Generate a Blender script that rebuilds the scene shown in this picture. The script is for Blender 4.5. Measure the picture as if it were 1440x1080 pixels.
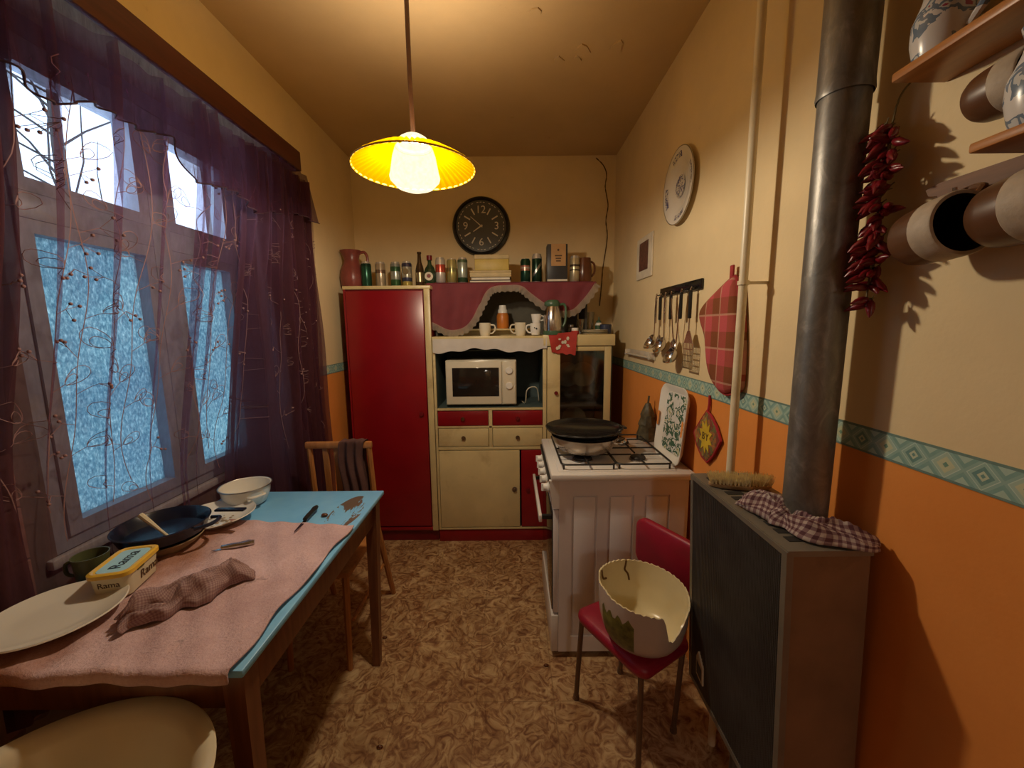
import bpy, bmesh, math, random
from mathutils import Vector, Matrix, noise as mnoise
R_ = math.radians
rnd = random.Random(7)
S = bpy.context.scene
for o in list(bpy.data.objects): bpy.data.objects.remove(o)
COL = S.collection

# ------------------------------------------------------------------ camera
CAM = Vector((0, 0, 1.45)); FPX = 560.0
pitch, roll = R_(8.0), R_(0.6)
fw = Vector((0, math.cos(pitch), -math.sin(pitch)))
rt0 = Vector((1, 0, 0)); up0 = rt0.cross(fw)
rt = rt0 * math.cos(roll) - up0 * math.sin(roll)
up = up0 * math.cos(roll) + rt0 * math.sin(roll)
cd = bpy.data.cameras.new('camera'); cam = bpy.data.objects.new('camera', cd); COL.objects.link(cam)
cd.sensor_width = 36.0; cd.lens = FPX / 1440 * 36.0; cd.clip_start = 0.02
m = Matrix((rt, up, -fw)).transposed().to_4x4(); m.translation = CAM
cam.matrix_world = m
S.camera = cam
def ray(u, v): return rt * ((u - 720) / FPX) - up * ((v - 540) / FPX) + fw
def atx(u, v, x): d = ray(u, v); return CAM + d * (x / d.x)
def aty(u, v, y): d = ray(u, v); return CAM + d * (y / d.y)
def atz(u, v, z): d = ray(u, v); return CAM + d * ((z - CAM.z) / d.z)

# ------------------------------------------------------------------ light and exposure
SKY = (0.62, 0.82, 1.0); SKY_STRENGTH = 4.6
w = bpy.data.worlds.new('sky'); S.world = w; w.use_nodes = True
w.node_tree.nodes['Background'].inputs[0].default_value = (*SKY, 1)
w.node_tree.nodes['Background'].inputs[1].default_value = SKY_STRENGTH
FILL_STRENGTH = 34.0; LAMP_POWER = 40.0; LAMP_COLOR = (1.0, 0.85, 0.66); LAMP = Vector((-0.318, 1.42, 1.975))
S.view_settings.view_transform = 'Standard'; S.view_settings.look = 'None'
S.view_settings.exposure = 0.0; S.view_settings.gamma = 1.0
S.view_settings.use_curve_mapping = False

# ------------------------------------------------------------------ materials
M = {}
class NT:
    def __init__(s, name):
        s.m = bpy.data.materials.new(name); s.m.use_nodes = True; s.t = s.m.node_tree
        s.b = s.t.nodes['Principled BSDF']; s.out = s.t.nodes['Material Output']; M[name] = s.m
    def n(s, typ, **kw):
        nd = s.t.nodes.new(typ)
        for k, v in kw.items():
            if k.startswith('i_'):
                key = k[2:]; key = int(key) if key.isdigit() else key.replace('_', ' ')
                if isinstance(v, tuple) and len(v) == 3 and nd.inputs[key].type == 'RGBA': v = (*v, 1)
                nd.inputs[key].default_value = v
            else: setattr(nd, k, v)
        return nd
    def l(s, a, b): s.t.links.new(a, b)
    def coord(s, kind='Object', scale=(1, 1, 1), loc=(0, 0, 0), rot=(0, 0, 0)):
        if kind == 'World': src = s.n('ShaderNodeNewGeometry').outputs['Position']
        else: src = s.n('ShaderNodeTexCoord').outputs[kind]
        mp = s.n('ShaderNodeMapping'); s.l(src, mp.inputs[0])
        mp.inputs['Scale'].default_value = scale; mp.inputs['Location'].default_value = loc; mp.inputs['Rotation'].default_value = rot
        return mp.outputs[0]
    def noise(s, vec, scale, detail=4, rough=.55, dist=0):
        nd = s.n('ShaderNodeTexNoise', i_Scale=scale, i_Detail=detail, i_Roughness=rough, i_Distortion=dist); s.l(vec, nd.inputs['Vector']); return nd.outputs[0]
    def ramp(s, fac, stops, interp='LINEAR'):
        nd = s.n('ShaderNodeValToRGB'); s.l(fac, nd.inputs[0]); cr = nd.color_ramp; cr.interpolation = interp
        while len(cr.elements) < len(stops): cr.elements.new(.5)
        for e, (p, c) in zip(cr.elements, stops): e.position = p; e.color = (*c, 1) if len(c) == 3 else c
        return nd.outputs[0]
    def mix(s, fac, a, b, mode='MIX'):
        nd = s.n('ShaderNodeMix', data_type='RGBA', blend_type=mode)
        for v, k in ((fac, 0), (a, 6), (b, 7)):
            if hasattr(v, 'is_output'): s.l(v, nd.inputs[k])
            elif isinstance(v, tuple): nd.inputs[k].default_value = (*v, 1)
            else: nd.inputs[k].default_value = v
        return nd.outputs[2]
    def math(s, op, a, b=0.0, c=0.0):
        nd = s.n('ShaderNodeMath', operation=op)
        for i, v in enumerate((a, b, c)):
            if hasattr(v, 'is_output'): s.l(v, nd.inputs[i])
            else: nd.inputs[i].default_value = v
        return nd.outputs[0]
    def sep(s, vec):
        nd = s.n('ShaderNodeSeparateXYZ'); s.l(vec, nd.inputs[0]); return nd.outputs
    def bump(s, h, strength=.3, dist=.002):
        nd = s.n('ShaderNodeBump', i_Strength=strength, i_Distance=dist); s.l(h, nd.inputs['Height']); s.l(nd.outputs[0], s.b.inputs['Normal'])
    def base(s, c):
        if hasattr(c, 'is_output'): s.l(c, s.b.inputs['Base Color'])
        else: s.b.inputs['Base Color'].default_value = (*c, 1)
    def pr(s, rough=.5, metal=0, spec=.5, coat=0):
        s.b.inputs['Roughness'].default_value = rough; s.b.inputs['Metallic'].default_value = metal
        s.b.inputs['Specular IOR Level'].default_value = spec; s.b.inputs['Coat Weight'].default_value = coat
def mat(name, c, rough=.5, metal=0, var=.18, scale=14, bump=0, spec=.5, coat=0, dirt=None, kind='Object'):
    """plain coloured stuff with a little mottling and optional dirt blotches"""
    t = NT(name); v = t.coord(kind); f = t.noise(v, scale, 5)
    d = tuple(x * (1 - var) for x in c); b = tuple(min(1, x * (1 + var * .5)) for x in c)
    col = t.ramp(f, [(.3, d), (.7, b)])
    if dirt:
        g = t.noise(v, scale * .45, 6, .65, .6); col = t.mix(t.ramp(g, [(.55, (0, 0, 0)), (.75, (1, 1, 1))]), col, dirt)
    t.base(col); t.pr(rough, metal, spec, coat)
    if bump: t.bump(t.noise(v, scale * 6, 3), bump)
    return t.m
def wood(name, c1, c2, rough=.45, axis=0, scale=6):
    t = NT(name); sc = [scale * 5] * 3; sc[axis] = scale * .5
    f = t.noise(t.coord(scale=tuple(sc)), 1.6, 6, .6, .4)
    t.base(t.ramp(f, [(.3, c1), (.7, c2)])); t.pr(rough); t.bump(f, .12); return t.m

CREAM = (.80, .64, .38); ORANGE = (.80, .28, .055)
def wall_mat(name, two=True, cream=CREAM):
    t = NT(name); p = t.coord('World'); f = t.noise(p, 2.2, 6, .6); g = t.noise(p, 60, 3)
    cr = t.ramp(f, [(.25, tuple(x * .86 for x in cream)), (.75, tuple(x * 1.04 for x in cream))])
    if two:
        org = t.ramp(f, [(.25, tuple(x * .88 for x in ORANGE)), (.75, (.84, .33, .08))])
        z = t.sep(p)[2]; col = t.mix(t.math('GREATER_THAN', z, 1.205), org, cr)
    else: col = cr
    st = t.noise(p, 9, 5, .7); col = t.mix(t.ramp(st, [(.68, (0, 0, 0)), (.82, (.35, .35, .35))]), col, (.35, .22, .10))
    t.base(col); t.pr(.75, spec=.25); t.bump(g, .18, .003)
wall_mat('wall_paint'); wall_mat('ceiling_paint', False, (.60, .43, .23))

def floor_mat():
    t = NT('lino'); p = t.coord('World')
    dv = t.n('ShaderNodeTexNoise', i_Scale=7.0, i_Detail=2.0); t.l(p, dv.inputs['Vector'])
    off = t.mix(.12, p, dv.outputs['Color'], 'ADD')
    a = t.noise(off, 19, 5, .62, 2.0); b = t.noise(off, 6, 3, .5, 1.2)
    c = t.ramp(a, [(.34, (.21, .095, .045)), (.45, (.36, .20, .095)), (.56, (.54, .37, .19)), (.74, (.66, .49, .28))])
    c2 = t.ramp(b, [(.35, (.62, .5, .42)), (.65, (1, 1, 1))])
    col = t.mix(.75, c, c2, 'MULTIPLY')
    x, y, z = t.sep(p)
    def line(v): return t.math('LESS_THAN', t.math('ABSOLUTE', t.math('SUBTRACT', t.math('FRACT', t.math('DIVIDE', v, .305)), .5)), .006)
    ln = t.math('MAXIMUM', line(x), line(y)); col = t.mix(t.math('MULTIPLY', ln, .45), col, (.16, .08, .035))
    dirt = t.noise(p, 3, 6, .7); col = t.mix(t.ramp(dirt, [(.6, (0, 0, 0)), (.8, (.5, .5, .5))]), col, (.13, .07, .03))
    t.base(col); t.pr(.42, spec=.4); t.bump(a, .1, .001)
floor_mat()

def border_mat():
    # printed frieze paper: rows of teal diamonds with pale centres; u along the wall, v up
    t = NT('border_paper'); p = t.coord('World'); x, y, z = t.sep(p)
    u = t.math('DIVIDE', t.math('ADD', x, y), .056); v = t.math('DIVIDE', t.math('SUBTRACT', z, 1.205), .056)
    fu = t.math('ABSOLUTE', t.math('SUBTRACT', t.math('FRACT', u), .5)); fv = t.math('ABSOLUTE', v)
    d = t.math('ADD', fu, fv)
    nz = t.noise(p, 90, 3)
    big = t.math('FRACT', t.math('DIVIDE', t.math('FLOOR', u), 2.0))
    col = t.ramp(d, [(0, (.10, .25, .24)), (.07, (.56, .62, .44)), (.16, (.09, .24, .24)), (.29, (.30, .48, .42)), (.40, (.56, .70, .62)), (.43, (.26, .44, .40)), (.55, (.17, .35, .33)), (.70, (.42, .58, .50))], 'CONSTANT')
    alt = t.ramp(d, [(0, (.10, .24, .16)), (.09, (.60, .60, .36)), (.27, (.40, .54, .44)), (.40, (.56, .70, .62)), (.43, (.26, .44, .40)), (.55, (.17, .35, .33)), (.70, (.42, .58, .50))], 'CONSTANT')
    col = t.mix(t.math('GREATER_THAN', big, .25), col, alt)
    edge = t.math('GREATER_THAN', fv, .42); col = t.mix(edge, col, (.08, .17, .16))
    col = t.mix(t.math('MULTIPLY', nz, .5), col, (.34, .46, .38)); t.base(col); t.pr(.6)
border_mat()

mat('tile_glaze', (.42, .24, .20), .25, scale=9); mat('tile_grout', (.22, .12, .10), .9)
mat('window_paint', (.38, .41, .48), .4, scale=8, dirt=(.40, .36, .30)); mat('sill_paint', (.66, .66, .64), .4)
wood('cornice_wood', (.055, .014, .011), (.10, .022, .016), .5, 1)
mat('red_lacquer', (.26, .006, .012), .28, var=.14, scale=5); mat('red_dark', (.15, .004, .008), .4)
mat('cream_lacquer', (.66, .54, .28), .35, var=.1, scale=7, dirt=(.42, .30, .14)); mat('niche_paint', (.09, .13, .13), .6)
mat('dark_board', (.055, .05, .042), .7); mat('shelf_back', (.13, .12, .095), .8)
mat('enamel_white', (.72, .69, .66), .22, var=.05, scale=4); mat('stove_side', (.76, .73, .73), .35, var=.06, scale=5)
mat('plastic_white', (.82, .80, .75), .35, var=.05); mat('black_enamel', (.010, .010, .011), .16, var=.3)
mat('cast_iron', (.015, .014, .013), .5); mat('oven_glass', (.02, .016, .014), .06); mat('steel', (.62, .58, .54), .2, 1, var=.1, scale=6)
mat('steel_dull', (.42, .39, .36), .36, 1, var=.2, scale=10); mat('chrome', (.72, .72, .72), .12, 1, var=.04)
mat('burner_cap', (.03, .027, .025), .6)
mat('brown_metal', (.16, .095, .055), .5, .3, scale=20); mat('red_vinyl', (.33, .012, .035), .42, var=.18, scale=9)
mat('heater_side', (.23, .135, .075), .55, var=.25, scale=7, dirt=(.06, .03, .014)); mat('heater_frame', (.22, .20, .165), .45, .4, scale=9)
mat('heater_dark', (.02, .019, .019), .7); mat('heater_bar', (.12, .115, .115), .45, .3, var=.3, scale=9)
def galvanised():
    t = NT('galvanised'); p = t.coord('Object', (1, 1, .6)); a = t.noise(p, 22, 6, .7, .8); b = t.noise(p, 5, 4)
    c = t.ramp(a, [(.3, (.17, .16, .15)), (.55, (.27, .26, .24)), (.75, (.46, .44, .40))]); c = t.mix(.5, c, t.ramp(b, [(.3, (.45, .42, .38)), (.7, (1, 1, 1))]), 'MULTIPLY')
    t.base(c); t.pr(.42, .55); t.bump(a, .35, .002)
galvanised()
mat('pipe_paint', (.80, .70, .50), .35, var=.08, scale=6, dirt=(.5, .38, .2))
wood('chair_wood', (.34, .13, .035), (.50, .22, .07), .4, 2); wood('table_wood', (.13, .045, .018), (.22, .085, .035), .4, 2)
wood('dark_stool', (.05, .012, .010), (.09, .022, .016), .4, 0); wood('shelf_wood', (.30, .11, .025), (.46, .19, .05), .35, 1)
wood('rail_wood', (.10, .04, .016), (.20, .085, .035), .62, 1)
def table_mat():
    t = NT('table_blue'); p = t.coord('World'); a = t.noise(p, 12, 6, .65); c = t.ramp(a, [(.3, (.19, .52, .90)), (.7, (.25, .60, .96))])
    s = t.noise(t.coord('World', (14, 4, 4)), 1, 6, .7, .5)
    # worn strip by the far corner
    x, y, z = t.sep(p)
    dx = t.math('DIVIDE', t.math('ADD', x, .645), .06); dy = t.math('DIVIDE', t.math('SUBTRACT', y, 1.46), .15)
    dd = t.math('SQRT', t.math('ADD', t.math('MULTIPLY', dx, dx), t.math('MULTIPLY', dy, dy)))
    msk = t.math('MULTIPLY', t.math('LESS_THAN', dd, 1), t.math('GREATER_THAN', s, .52))
    c = t.mix(msk, c, (.16, .11, .085))
    t.base(c); t.pr(.3)
table_mat()
def terry(name, c1, c2, stain, sc=1):
    t = NT(name); p = t.coord('Object'); a = t.noise(p, 120 * sc, 3, .7); b = t.noise(p, 4 * sc, 5, .6); s = t.noise(p, 11 * sc, 4, .6)
    c = t.mix(a, c1, c2); c = t.mix(t.ramp(b, [(.35, (.0, .0, .0)), (.7, (.75, .75, .75))]), c, tuple(x * .72 for x in c1))
    c = t.mix(t.ramp(s, [(.66, (0, 0, 0)), (.74, (.8, .8, .8))]), c, stain); 
    if name == 'terry_pink':      # orange-brown cast of mixed lamp and window light, painted into the window side
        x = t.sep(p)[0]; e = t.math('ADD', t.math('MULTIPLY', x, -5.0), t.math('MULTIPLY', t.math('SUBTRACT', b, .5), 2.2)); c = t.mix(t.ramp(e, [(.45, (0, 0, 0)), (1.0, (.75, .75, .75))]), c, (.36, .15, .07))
    t.base(c); t.pr(.95, spec=.1); t.bump(a, .9, .004)
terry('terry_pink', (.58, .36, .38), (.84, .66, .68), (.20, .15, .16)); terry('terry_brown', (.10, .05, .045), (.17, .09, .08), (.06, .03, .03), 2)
def check_mat(name, dark, mid, light, size):
    t = NT(name); p = t.coord('UV'); x, y, z = t.sep(p)
    fx = t.math('GREATER_THAN', t.math('FRACT', t.math('DIVIDE', x, size)), .5); fy = t.math('GREATER_THAN', t.math('FRACT', t.math('DIVIDE', y, size)), .5)
    k = t.math('MULTIPLY', t.math('ADD', fx, fy), .5); c = t.ramp(k, [(0, light), (.33, mid), (.8, dark)], 'CONSTANT'); n = t.noise(t.coord('Object'), 160, 2)
    c = t.mix(t.math('MULTIPLY', n, .35), c, dark); t.base(c); t.pr(.9, spec=.1); t.bump(n, .4)
check_mat('check_cloth', (.10, .045, .055), (.25, .16, .17), (.50, .42, .38), .013)
check_mat('rag_cloth', (.26, .15, .15), (.34, .22, .22), (.42, .31, .30), .009)
def plaid():
    t = NT('plaid'); p = t.coord('Object'); x, y, z = t.sep(p); n = t.noise(p, 150, 2)
    cy = t.math('FRACT', t.math('DIVIDE', t.math('ADD', y, 5.0), .10)); cz = t.math('FRACT', t.math('DIVIDE', t.math('ADD', z, 5.03), .115))
    a = t.math('GREATER_THAN', cy, .5); b = t.math('GREATER_THAN', cz, .5); k = t.math('MULTIPLY', t.math('ADD', a, b), .5)
    c = t.ramp(k, [(0, (.52, .10, .11)), (.33, (.36, .085, .065)), (.8, (.20, .075, .03))], 'CONSTANT')
    l1 = t.math('LESS_THAN', t.math('ABSOLUTE', t.math('SUBTRACT', cy, .5)), .035); l2 = t.math('LESS_THAN', t.math('ABSOLUTE', t.math('SUBTRACT', cz, .5)), .03)
    c = t.mix(t.math('MULTIPLY', t.math('MAXIMUM', l1, l2), .6), c, (.60, .38, .26)); c = t.mix(t.math('MULTIPLY', n, .3), c, (.3, .06, .05)); t.base(c); t.pr(.9, spec=.1); t.bump(n, .4)
plaid(); mat('mitt_red', (.34, .03, .035), .85)
mat('porcelain', (.78, .74, .66), .16, var=.05, scale=5, coat=.3); mat('porcelain_cream', (.72, .64, .46), .2, var=.06, scale=6)
mat('cup_white', (.72, .66, .52), .25, var=.05)
mat('navy_enamel', (.012, .016, .035), .22, var=.3); mat('crust', (.34, .24, .13), .6, var=.4, scale=30)
mat('tub_yellow', (.80, .50, .05), .35, var=.08); mat('tub_cream', (.72, .66, .46), .4, var=.08); mat('tub_blue', (.42, .70, .78), .35, var=.12); mat('ink', (.02, .022, .03), .5)
mat('ink_brown', (.10, .05, .02), .5)
mat('green_cup', (.10, .11, .045), .45, var=.15); mat('knife_black', (.012, .012, .012), .4)
mat('clock_black', (.018, .019, .02), .12, var=.1); mat('clock_face', (.045, .044, .040), .3, var=.1); mat('clock_mark', (.66, .60, .48), .3)
mat('red_fabric', (.19, .03, .04), .8, var=.18, scale=8); mat('lace', (.52, .43, .36), .9, var=.25, scale=60); mat('white_cloth', (.62, .58, .54), .9, var=.12, scale=9)
mat('jug_red', (.24, .055, .045), .32, var=.25, scale=14, bump=.3); mat('brown_glaze', (.13, .042, .016), .25, var=.3); mat('mug_brown', (.11, .045, .018), .35, var=.2, scale=8)
mat('mug_band', (.46, .38, .29), .6, var=.25, scale=22, bump=.3); mat('mug_inside_black', (.006, .005, .005), .7)
mat('chilli_red', (.17, .006, .012), .33, var=.45, scale=60); mat('chilli_stem', (.14, .10, .03), .7)
mat('brush_wood', (.40, .26, .13), .5); mat('bristle', (.98, .80, .48), .85, var=.25, scale=90)
mat('book_dark', (.07, .045, .035), .5); mat('box_yellow', (.50, .36, .08), .5); mat('box_cream', (.52, .40, .20), .6); mat('paper', (.70, .63, .50), .7); mat('box_black', (.03, .03, .033), .4); mat('label_tan', (.50, .28, .11), .5)
mat('bottle_green', (.02, .045, .02), .12); mat('bottle_brown', (.05, .026, .012), .12)
mat('thermos_green', (.06, .13, .07), .35); mat('orange_plastic', (.62, .20, .03), .4); mat('red_plastic', (.42, .02, .02), .35); mat('blue_tin', (.04, .05, .10), .35)
mat('tin_gold', (.42, .33, .18), .3, .8); mat('cable_brown', (.16, .08, .045), .5); mat('crack_dark', (.10, .05, .015), .9)
mat('bark', (.05, .045, .04), .9); mat('olive_decal', (.17, .17, .035), .4, var=.6, scale=40); mat('pot_outer', (.56, .47, .41), .25, var=.1, scale=6); mat('pot_inner', (.78, .68, .42), .25, var=.1, scale=5); mat('rust', (.16, .075, .02), .8)
mat('pan_glassy', (.50, .42, .34), .25, .7, var=.25, scale=12)
mat('potholder_trim', (.40, .02, .03), .8); mat('figurine', (.10, .085, .05), .5, var=.5, scale=40, bump=.4)
mat('rail_plastic', (.62, .56, .46), .4)

def print_mat(name, ground, stops, scale, rough=.25, dist=.8):
    t = NT(name); f = t.noise(t.coord('Object'), scale, 3, .5, dist); t.base(t.ramp(f, [(0, ground)] + stops, 'CONSTANT')); t.pr(rough)
print_mat('floral_blue', (.62, .60, .58), [(.52, (.14, .19, .26)), (.60, (.50, .52, .52)), (.66, (.32, .05, .09)), (.72, (.60, .58, .56))], 28)
print_mat('plate_print', (.60, .57, .50), [(.50, (.09, .09, .22)), (.60, (.58, .55, .5)), (.66, (.10, .17, .10))], 60)
print_mat('tray_print', (.72, .72, .70), [(.47, (.06, .14, .09)), (.56, (.70, .70, .66)), (.63, (.44, .46, .20)), (.69, (.10, .09, .07))], 24)
print_mat('holder_print', (.22, .05, .03), [(.42, (.14, .15, .05)), (.5, (.40, .13, .04)), (.60, (.30, .30, .08))], 34, .9)
mat('holder_yellow', (.66, .46, .03), .85); mat('photo_print', (.14, .055, .04), .5, var=.6, scale=60)
mat('red_print', (.45, .04, .03), .8, var=.2)

def can_mat(name, stops, metal=.55, rough=.28):
    t = NT(name); z = t.sep(t.coord('Object'))[2]; f = t.math('DIVIDE', z, .168); n = t.noise(t.coord('Object'), 60, 3)
    f = t.math('ADD', f, t.math('MULTIPLY', t.math('SUBTRACT', n, .5), .04)); t.base(t.ramp(f, stops, 'CONSTANT')); t.pr(rough, metal)
# --- see-through stuff
def sheer(name, col, alpha, trans=.55, streak=0):
    t = NT(name); t.t.nodes.remove(t.b)
    df = t.n('ShaderNodeBsdfDiffuse', i_Color=col); tl = t.n('ShaderNodeBsdfTranslucent', i_Color=tuple(min(1, x*1.9+.04) for x in col)); tr = t.n('ShaderNodeBsdfTransparent', i_Color=(.93, .90, .95))
    a = t.n('ShaderNodeMixShader', i_0=trans); t.l(df.outputs[0], a.inputs[1]); t.l(tl.outputs[0], a.inputs[2])
    b = t.n('ShaderNodeMixShader', i_0=alpha); t.l(tr.outputs[0], b.inputs[1]); t.l(a.outputs[0], b.inputs[2])
    f = t.noise(t.coord('Object', (4, 4, 1)), 26, 3); t.l(t.math('ADD', t.math('MULTIPLY', f, .3), alpha - .15), b.inputs[0]); t.l(b.outputs[0], t.out.inputs[0])
sheer('curtain_sheer', (.15, .055, .085), .36); sheer('gathered_sheer', (.11, .042, .055), .80); sheer('valance_sheer', (.07, .024, .045), .76, .25)
sheer('lace_sheer', (.60, .50, .42), .75)
def frosted():
    t = NT('frosted_glass'); t.t.nodes.remove(t.b)
    f = t.noise(t.coord('Object', (1, 1, .5)), 130, 3, .7); g = t.noise(t.coord('Object'), 3, 3)
    c = t.ramp(f, [(.35, (.16, .28, .32)), (.55, (.37, .49, .49)), (.75, (.88, .92, .84))]); c = t.mix(.5, c, t.ramp(g, [(.35, (.55, .6, .7)), (.65, (1, 1, 1))]), 'MULTIPLY')
    tl = t.n('ShaderNodeBsdfTranslucent'); t.l(c, tl.inputs[0]); gl = t.n('ShaderNodeBsdfGlossy', i_Roughness=.25, i_Color=(.8, .8, .8)); mx = t.n('ShaderNodeMixShader', i_0=.06)
    t.l(tl.outputs[0], mx.inputs[1]); t.l(gl.outputs[0], mx.inputs[2]); t.l(mx.outputs[0], t.out.inputs[0])
frosted()
def clear(name, tint=(1, 1, 1), refl=.06, rough=.02):
    t = NT(name); t.t.nodes.remove(t.b); tr = t.n('ShaderNodeBsdfTransparent', i_Color=tint); gl = t.n('ShaderNodeBsdfGlossy', i_Roughness=rough); mx = t.n('ShaderNodeMixShader', i_0=refl)
    t.l(tr.outputs[0], mx.inputs[1]); t.l(gl.outputs[0], mx.inputs[2]); t.l(mx.outputs[0], t.out.inputs[0])
clear('clear_glass', (.92, .96, 1)); clear('cabinet_glass', (.55, .54, .50), .12, .08); clear('drink_glass', (.86, .86, .82), .16)
def lamp_glass():
    t = NT('lamp_milk_glass'); t.t.nodes.remove(t.b)
    n = t.noise(t.coord('Object', (1, 1, 1)), 70, 2); em = t.n('ShaderNodeEmission', i_Strength=3.0); t.l(t.ramp(n, [(.3, (1, .80, .45)), (.7, (1, .90, .62))]), em.inputs[0])
    tr = t.n('ShaderNodeBsdfTransparent', i_Color=(1, .97, .9)); mx = t.n('ShaderNodeMixShader', i_0=.3); t.l(tr.outputs[0], mx.inputs[1]); t.l(em.outputs[0], mx.inputs[2]); t.l(mx.outputs[0], t.out.inputs[0])
    t = NT('lamp_amber_glass'); t.t.nodes.remove(t.b)
    c = t.n('ShaderNodeBsdfTranslucent', i_Color=(.30, .155, .0)); d = t.n('ShaderNodeBsdfDiffuse', i_Color=(.30, .17, .0)); tr = t.n('ShaderNodeBsdfTransparent', i_Color=(1, .80, .34))
    a = t.n('ShaderNodeMixShader', i_0=.4); t.l(c.outputs[0], a.inputs[1]); t.l(d.outputs[0], a.inputs[2]); b = t.n('ShaderNodeMixShader', i_0=.86); t.l(tr.outputs[0], b.inputs[1]); t.l(a.outputs[0], b.inputs[2]); t.l(b.outputs[0], t.out.inputs[0])
    mat('lamp_rim', (.75, .48, .06), .2)
lamp_glass()

# ------------------------------------------------------------------ mesh helpers
class MB:
    def __init__(s): s.v = []; s.f = []; s.mi = []; s.cur = 0; s.uv = None
    def add(s, vs, fs):
        o = len(s.v); s.v += [tuple(v) for v in vs]; s.f += [tuple(i + o for i in f) for f in fs]; s.mi += [s.cur] * len(fs); return s
    def box(s, x0, x1, y0, y1, z0, z1):
        if x0 > x1: x0, x1 = x1, x0
        if y0 > y1: y0, y1 = y1, y0
        if z0 > z1: z0, z1 = z1, z0
        return s.add([(x0,y0,z0),(x1,y0,z0),(x1,y1,z0),(x0,y1,z0),(x0,y0,z1),(x1,y0,z1),(x1,y1,z1),(x0,y1,z1)],
                     [(0,3,2,1),(4,5,6,7),(0,1,5,4),(1,2,6,5),(2,3,7,6),(3,0,4,7)])
    def rbox(s, x0, x1, y0, y1, z0, z1, r=.004, seg=2):
        bm = bmesh.new(); bmesh.ops.create_cube(bm, size=1)
        for v in bm.verts: v.co = Vector(((x0+x1)/2 + v.co.x*abs(x1-x0), (y0+y1)/2 + v.co.y*abs(y1-y0), (z0+z1)/2 + v.co.z*abs(z1-z0)))
        bmesh.ops.bevel(bm, geom=list(bm.edges), offset=r, segments=seg, profile=.5, affect='EDGES')
        bm.verts.index_update(); s.add([v.co[:] for v in bm.verts], [[v.index for v in f.verts] for f in bm.faces]); bm.free(); return s
    def lathe(s, prof, seg=32, c=(0, 0, 0), mat=None, rfun=None, closed=False):
        n = len(prof); vs = []
        for j in range(seg):
            a = 2*math.pi*j/seg
            for i, (r, z) in enumerate(prof):
                k = rfun(a, i) if rfun else 1
                p = Vector((r*k*math.cos(a), r*k*math.sin(a), z)); p = (mat @ p) if mat else p; vs.append((p.x+c[0], p.y+c[1], p.z+c[2]))
        fs = []
        rng = n if closed else n - 1
        for j in range(seg):
            k = (j+1) % seg
            for i in range(rng):
                i2 = (i+1) % n; fs.append((j*n+i, k*n+i, k*n+i2, j*n+i2))
        return s.add(vs, fs)
    def tube(s, pts, r, seg=8, close=False, cap=True):
        pts = [Vector(p) for p in pts]; n = len(pts); rs = r if isinstance(r, (list, tuple)) else [r]*n
        t0 = (pts[1]-pts[0]).normalized(); nrm = t0.orthogonal().normalized(); vs = []
        for i, p in enumerate(pts):
            if close: t = (pts[(i+1) % n]-pts[i-1])
            else: t = pts[min(i+1, n-1)]-pts[max(i-1, 0)]
            t.normalize(); nrm = (nrm - t*nrm.dot(t)); nrm = nrm.normalized() if nrm.length > 1e-6 else t.orthogonal().normalized(); b = t.cross(nrm)
            for j in range(seg):
                a = 2*math.pi*j/seg; vs.append(p + (nrm*math.cos(a)+b*math.sin(a))*rs[i])
        fs = []
        for i in range(n if close else n-1):
            k = (i+1) % n
            for j in range(seg): l = (j+1) % seg; fs.append((i*seg+j, i*seg+l, k*seg+l, k*seg+j))
        if cap and not close: fs += [tuple(range(seg))[::-1], tuple(range((n-1)*seg, n*seg))]
        return s.add(vs, fs)
    def prism(s, poly, a, b, plane='xy'):
        def P(p, h): return {'xy': (p[0], p[1], h), 'xz': (p[0], h, p[1]), 'yz': (h, p[0], p[1])}[plane]
        n = len(poly); vs = [P(p, a) for p in poly] + [P(p, b) for p in poly]
        return s.add(vs, [tuple(range(n))[::-1], tuple(range(n, 2*n))] + [(i, (i+1) % n, n+(i+1) % n, n+i) for i in range(n)])
    def grid(s, nu, nv, fn, uv=None):
        vs = [fn(i/(nu-1), j/(nv-1)) for j in range(nv) for i in range(nu)]
        if uv: s.uv = (s.uv or []) + [uv(i/(nu-1), j/(nv-1)) for j in range(nv) for i in range(nu)]
        return s.add(vs, [(j*nu+i, j*nu+i+1, (j+1)*nu+i+1, (j+1)*nu+i) for j in range(nv-1) for i in range(nu-1)])
    def mesh(s, name, mats, smooth=None):
        me = bpy.data.meshes.new(name); me.from_pydata(s.v, [], s.f); me.validate()
        mats = [mats] if isinstance(mats, str) else mats
        for k in mats: me.materials.append(M[k])
        if len(me.polygons) == len(s.mi): me.polygons.foreach_set('material_index', s.mi)
        if s.uv and len(s.uv) == len(s.v):
            ul = me.uv_layers.new(name='UVMap')
            for lp in me.loops: ul.data[lp.index].uv = s.uv[lp.vertex_index]
        bm = bmesh.new(); bm.from_mesh(me); bmesh.ops.recalc_face_normals(bm, faces=bm.faces); bm.to_mesh(me); bm.free()
        if smooth is not None:
            me.polygons.foreach_set('use_smooth', [True]*len(me.polygons)); me.set_sharp_from_angle(angle=R_(smooth))
        me.update(); return me
    def build(s, name, mats, parent=None, smooth=35, loc=None):
        """verts in world space; the object's origin goes to loc (or the parent's location)"""
        off = Vector(loc) if loc is not None else (wloc(parent) if parent else Vector())
        if off.length: s.v = [(v[0]-off.x, v[1]-off.y, v[2]-off.z) for v in s.v]
        o = bpy.data.objects.new(name, s.mesh(name, mats, smooth)); COL.objects.link(o)
        if parent: o.parent = parent; o.location = off - wloc(parent)
        else: o.location = off
        return o
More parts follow.
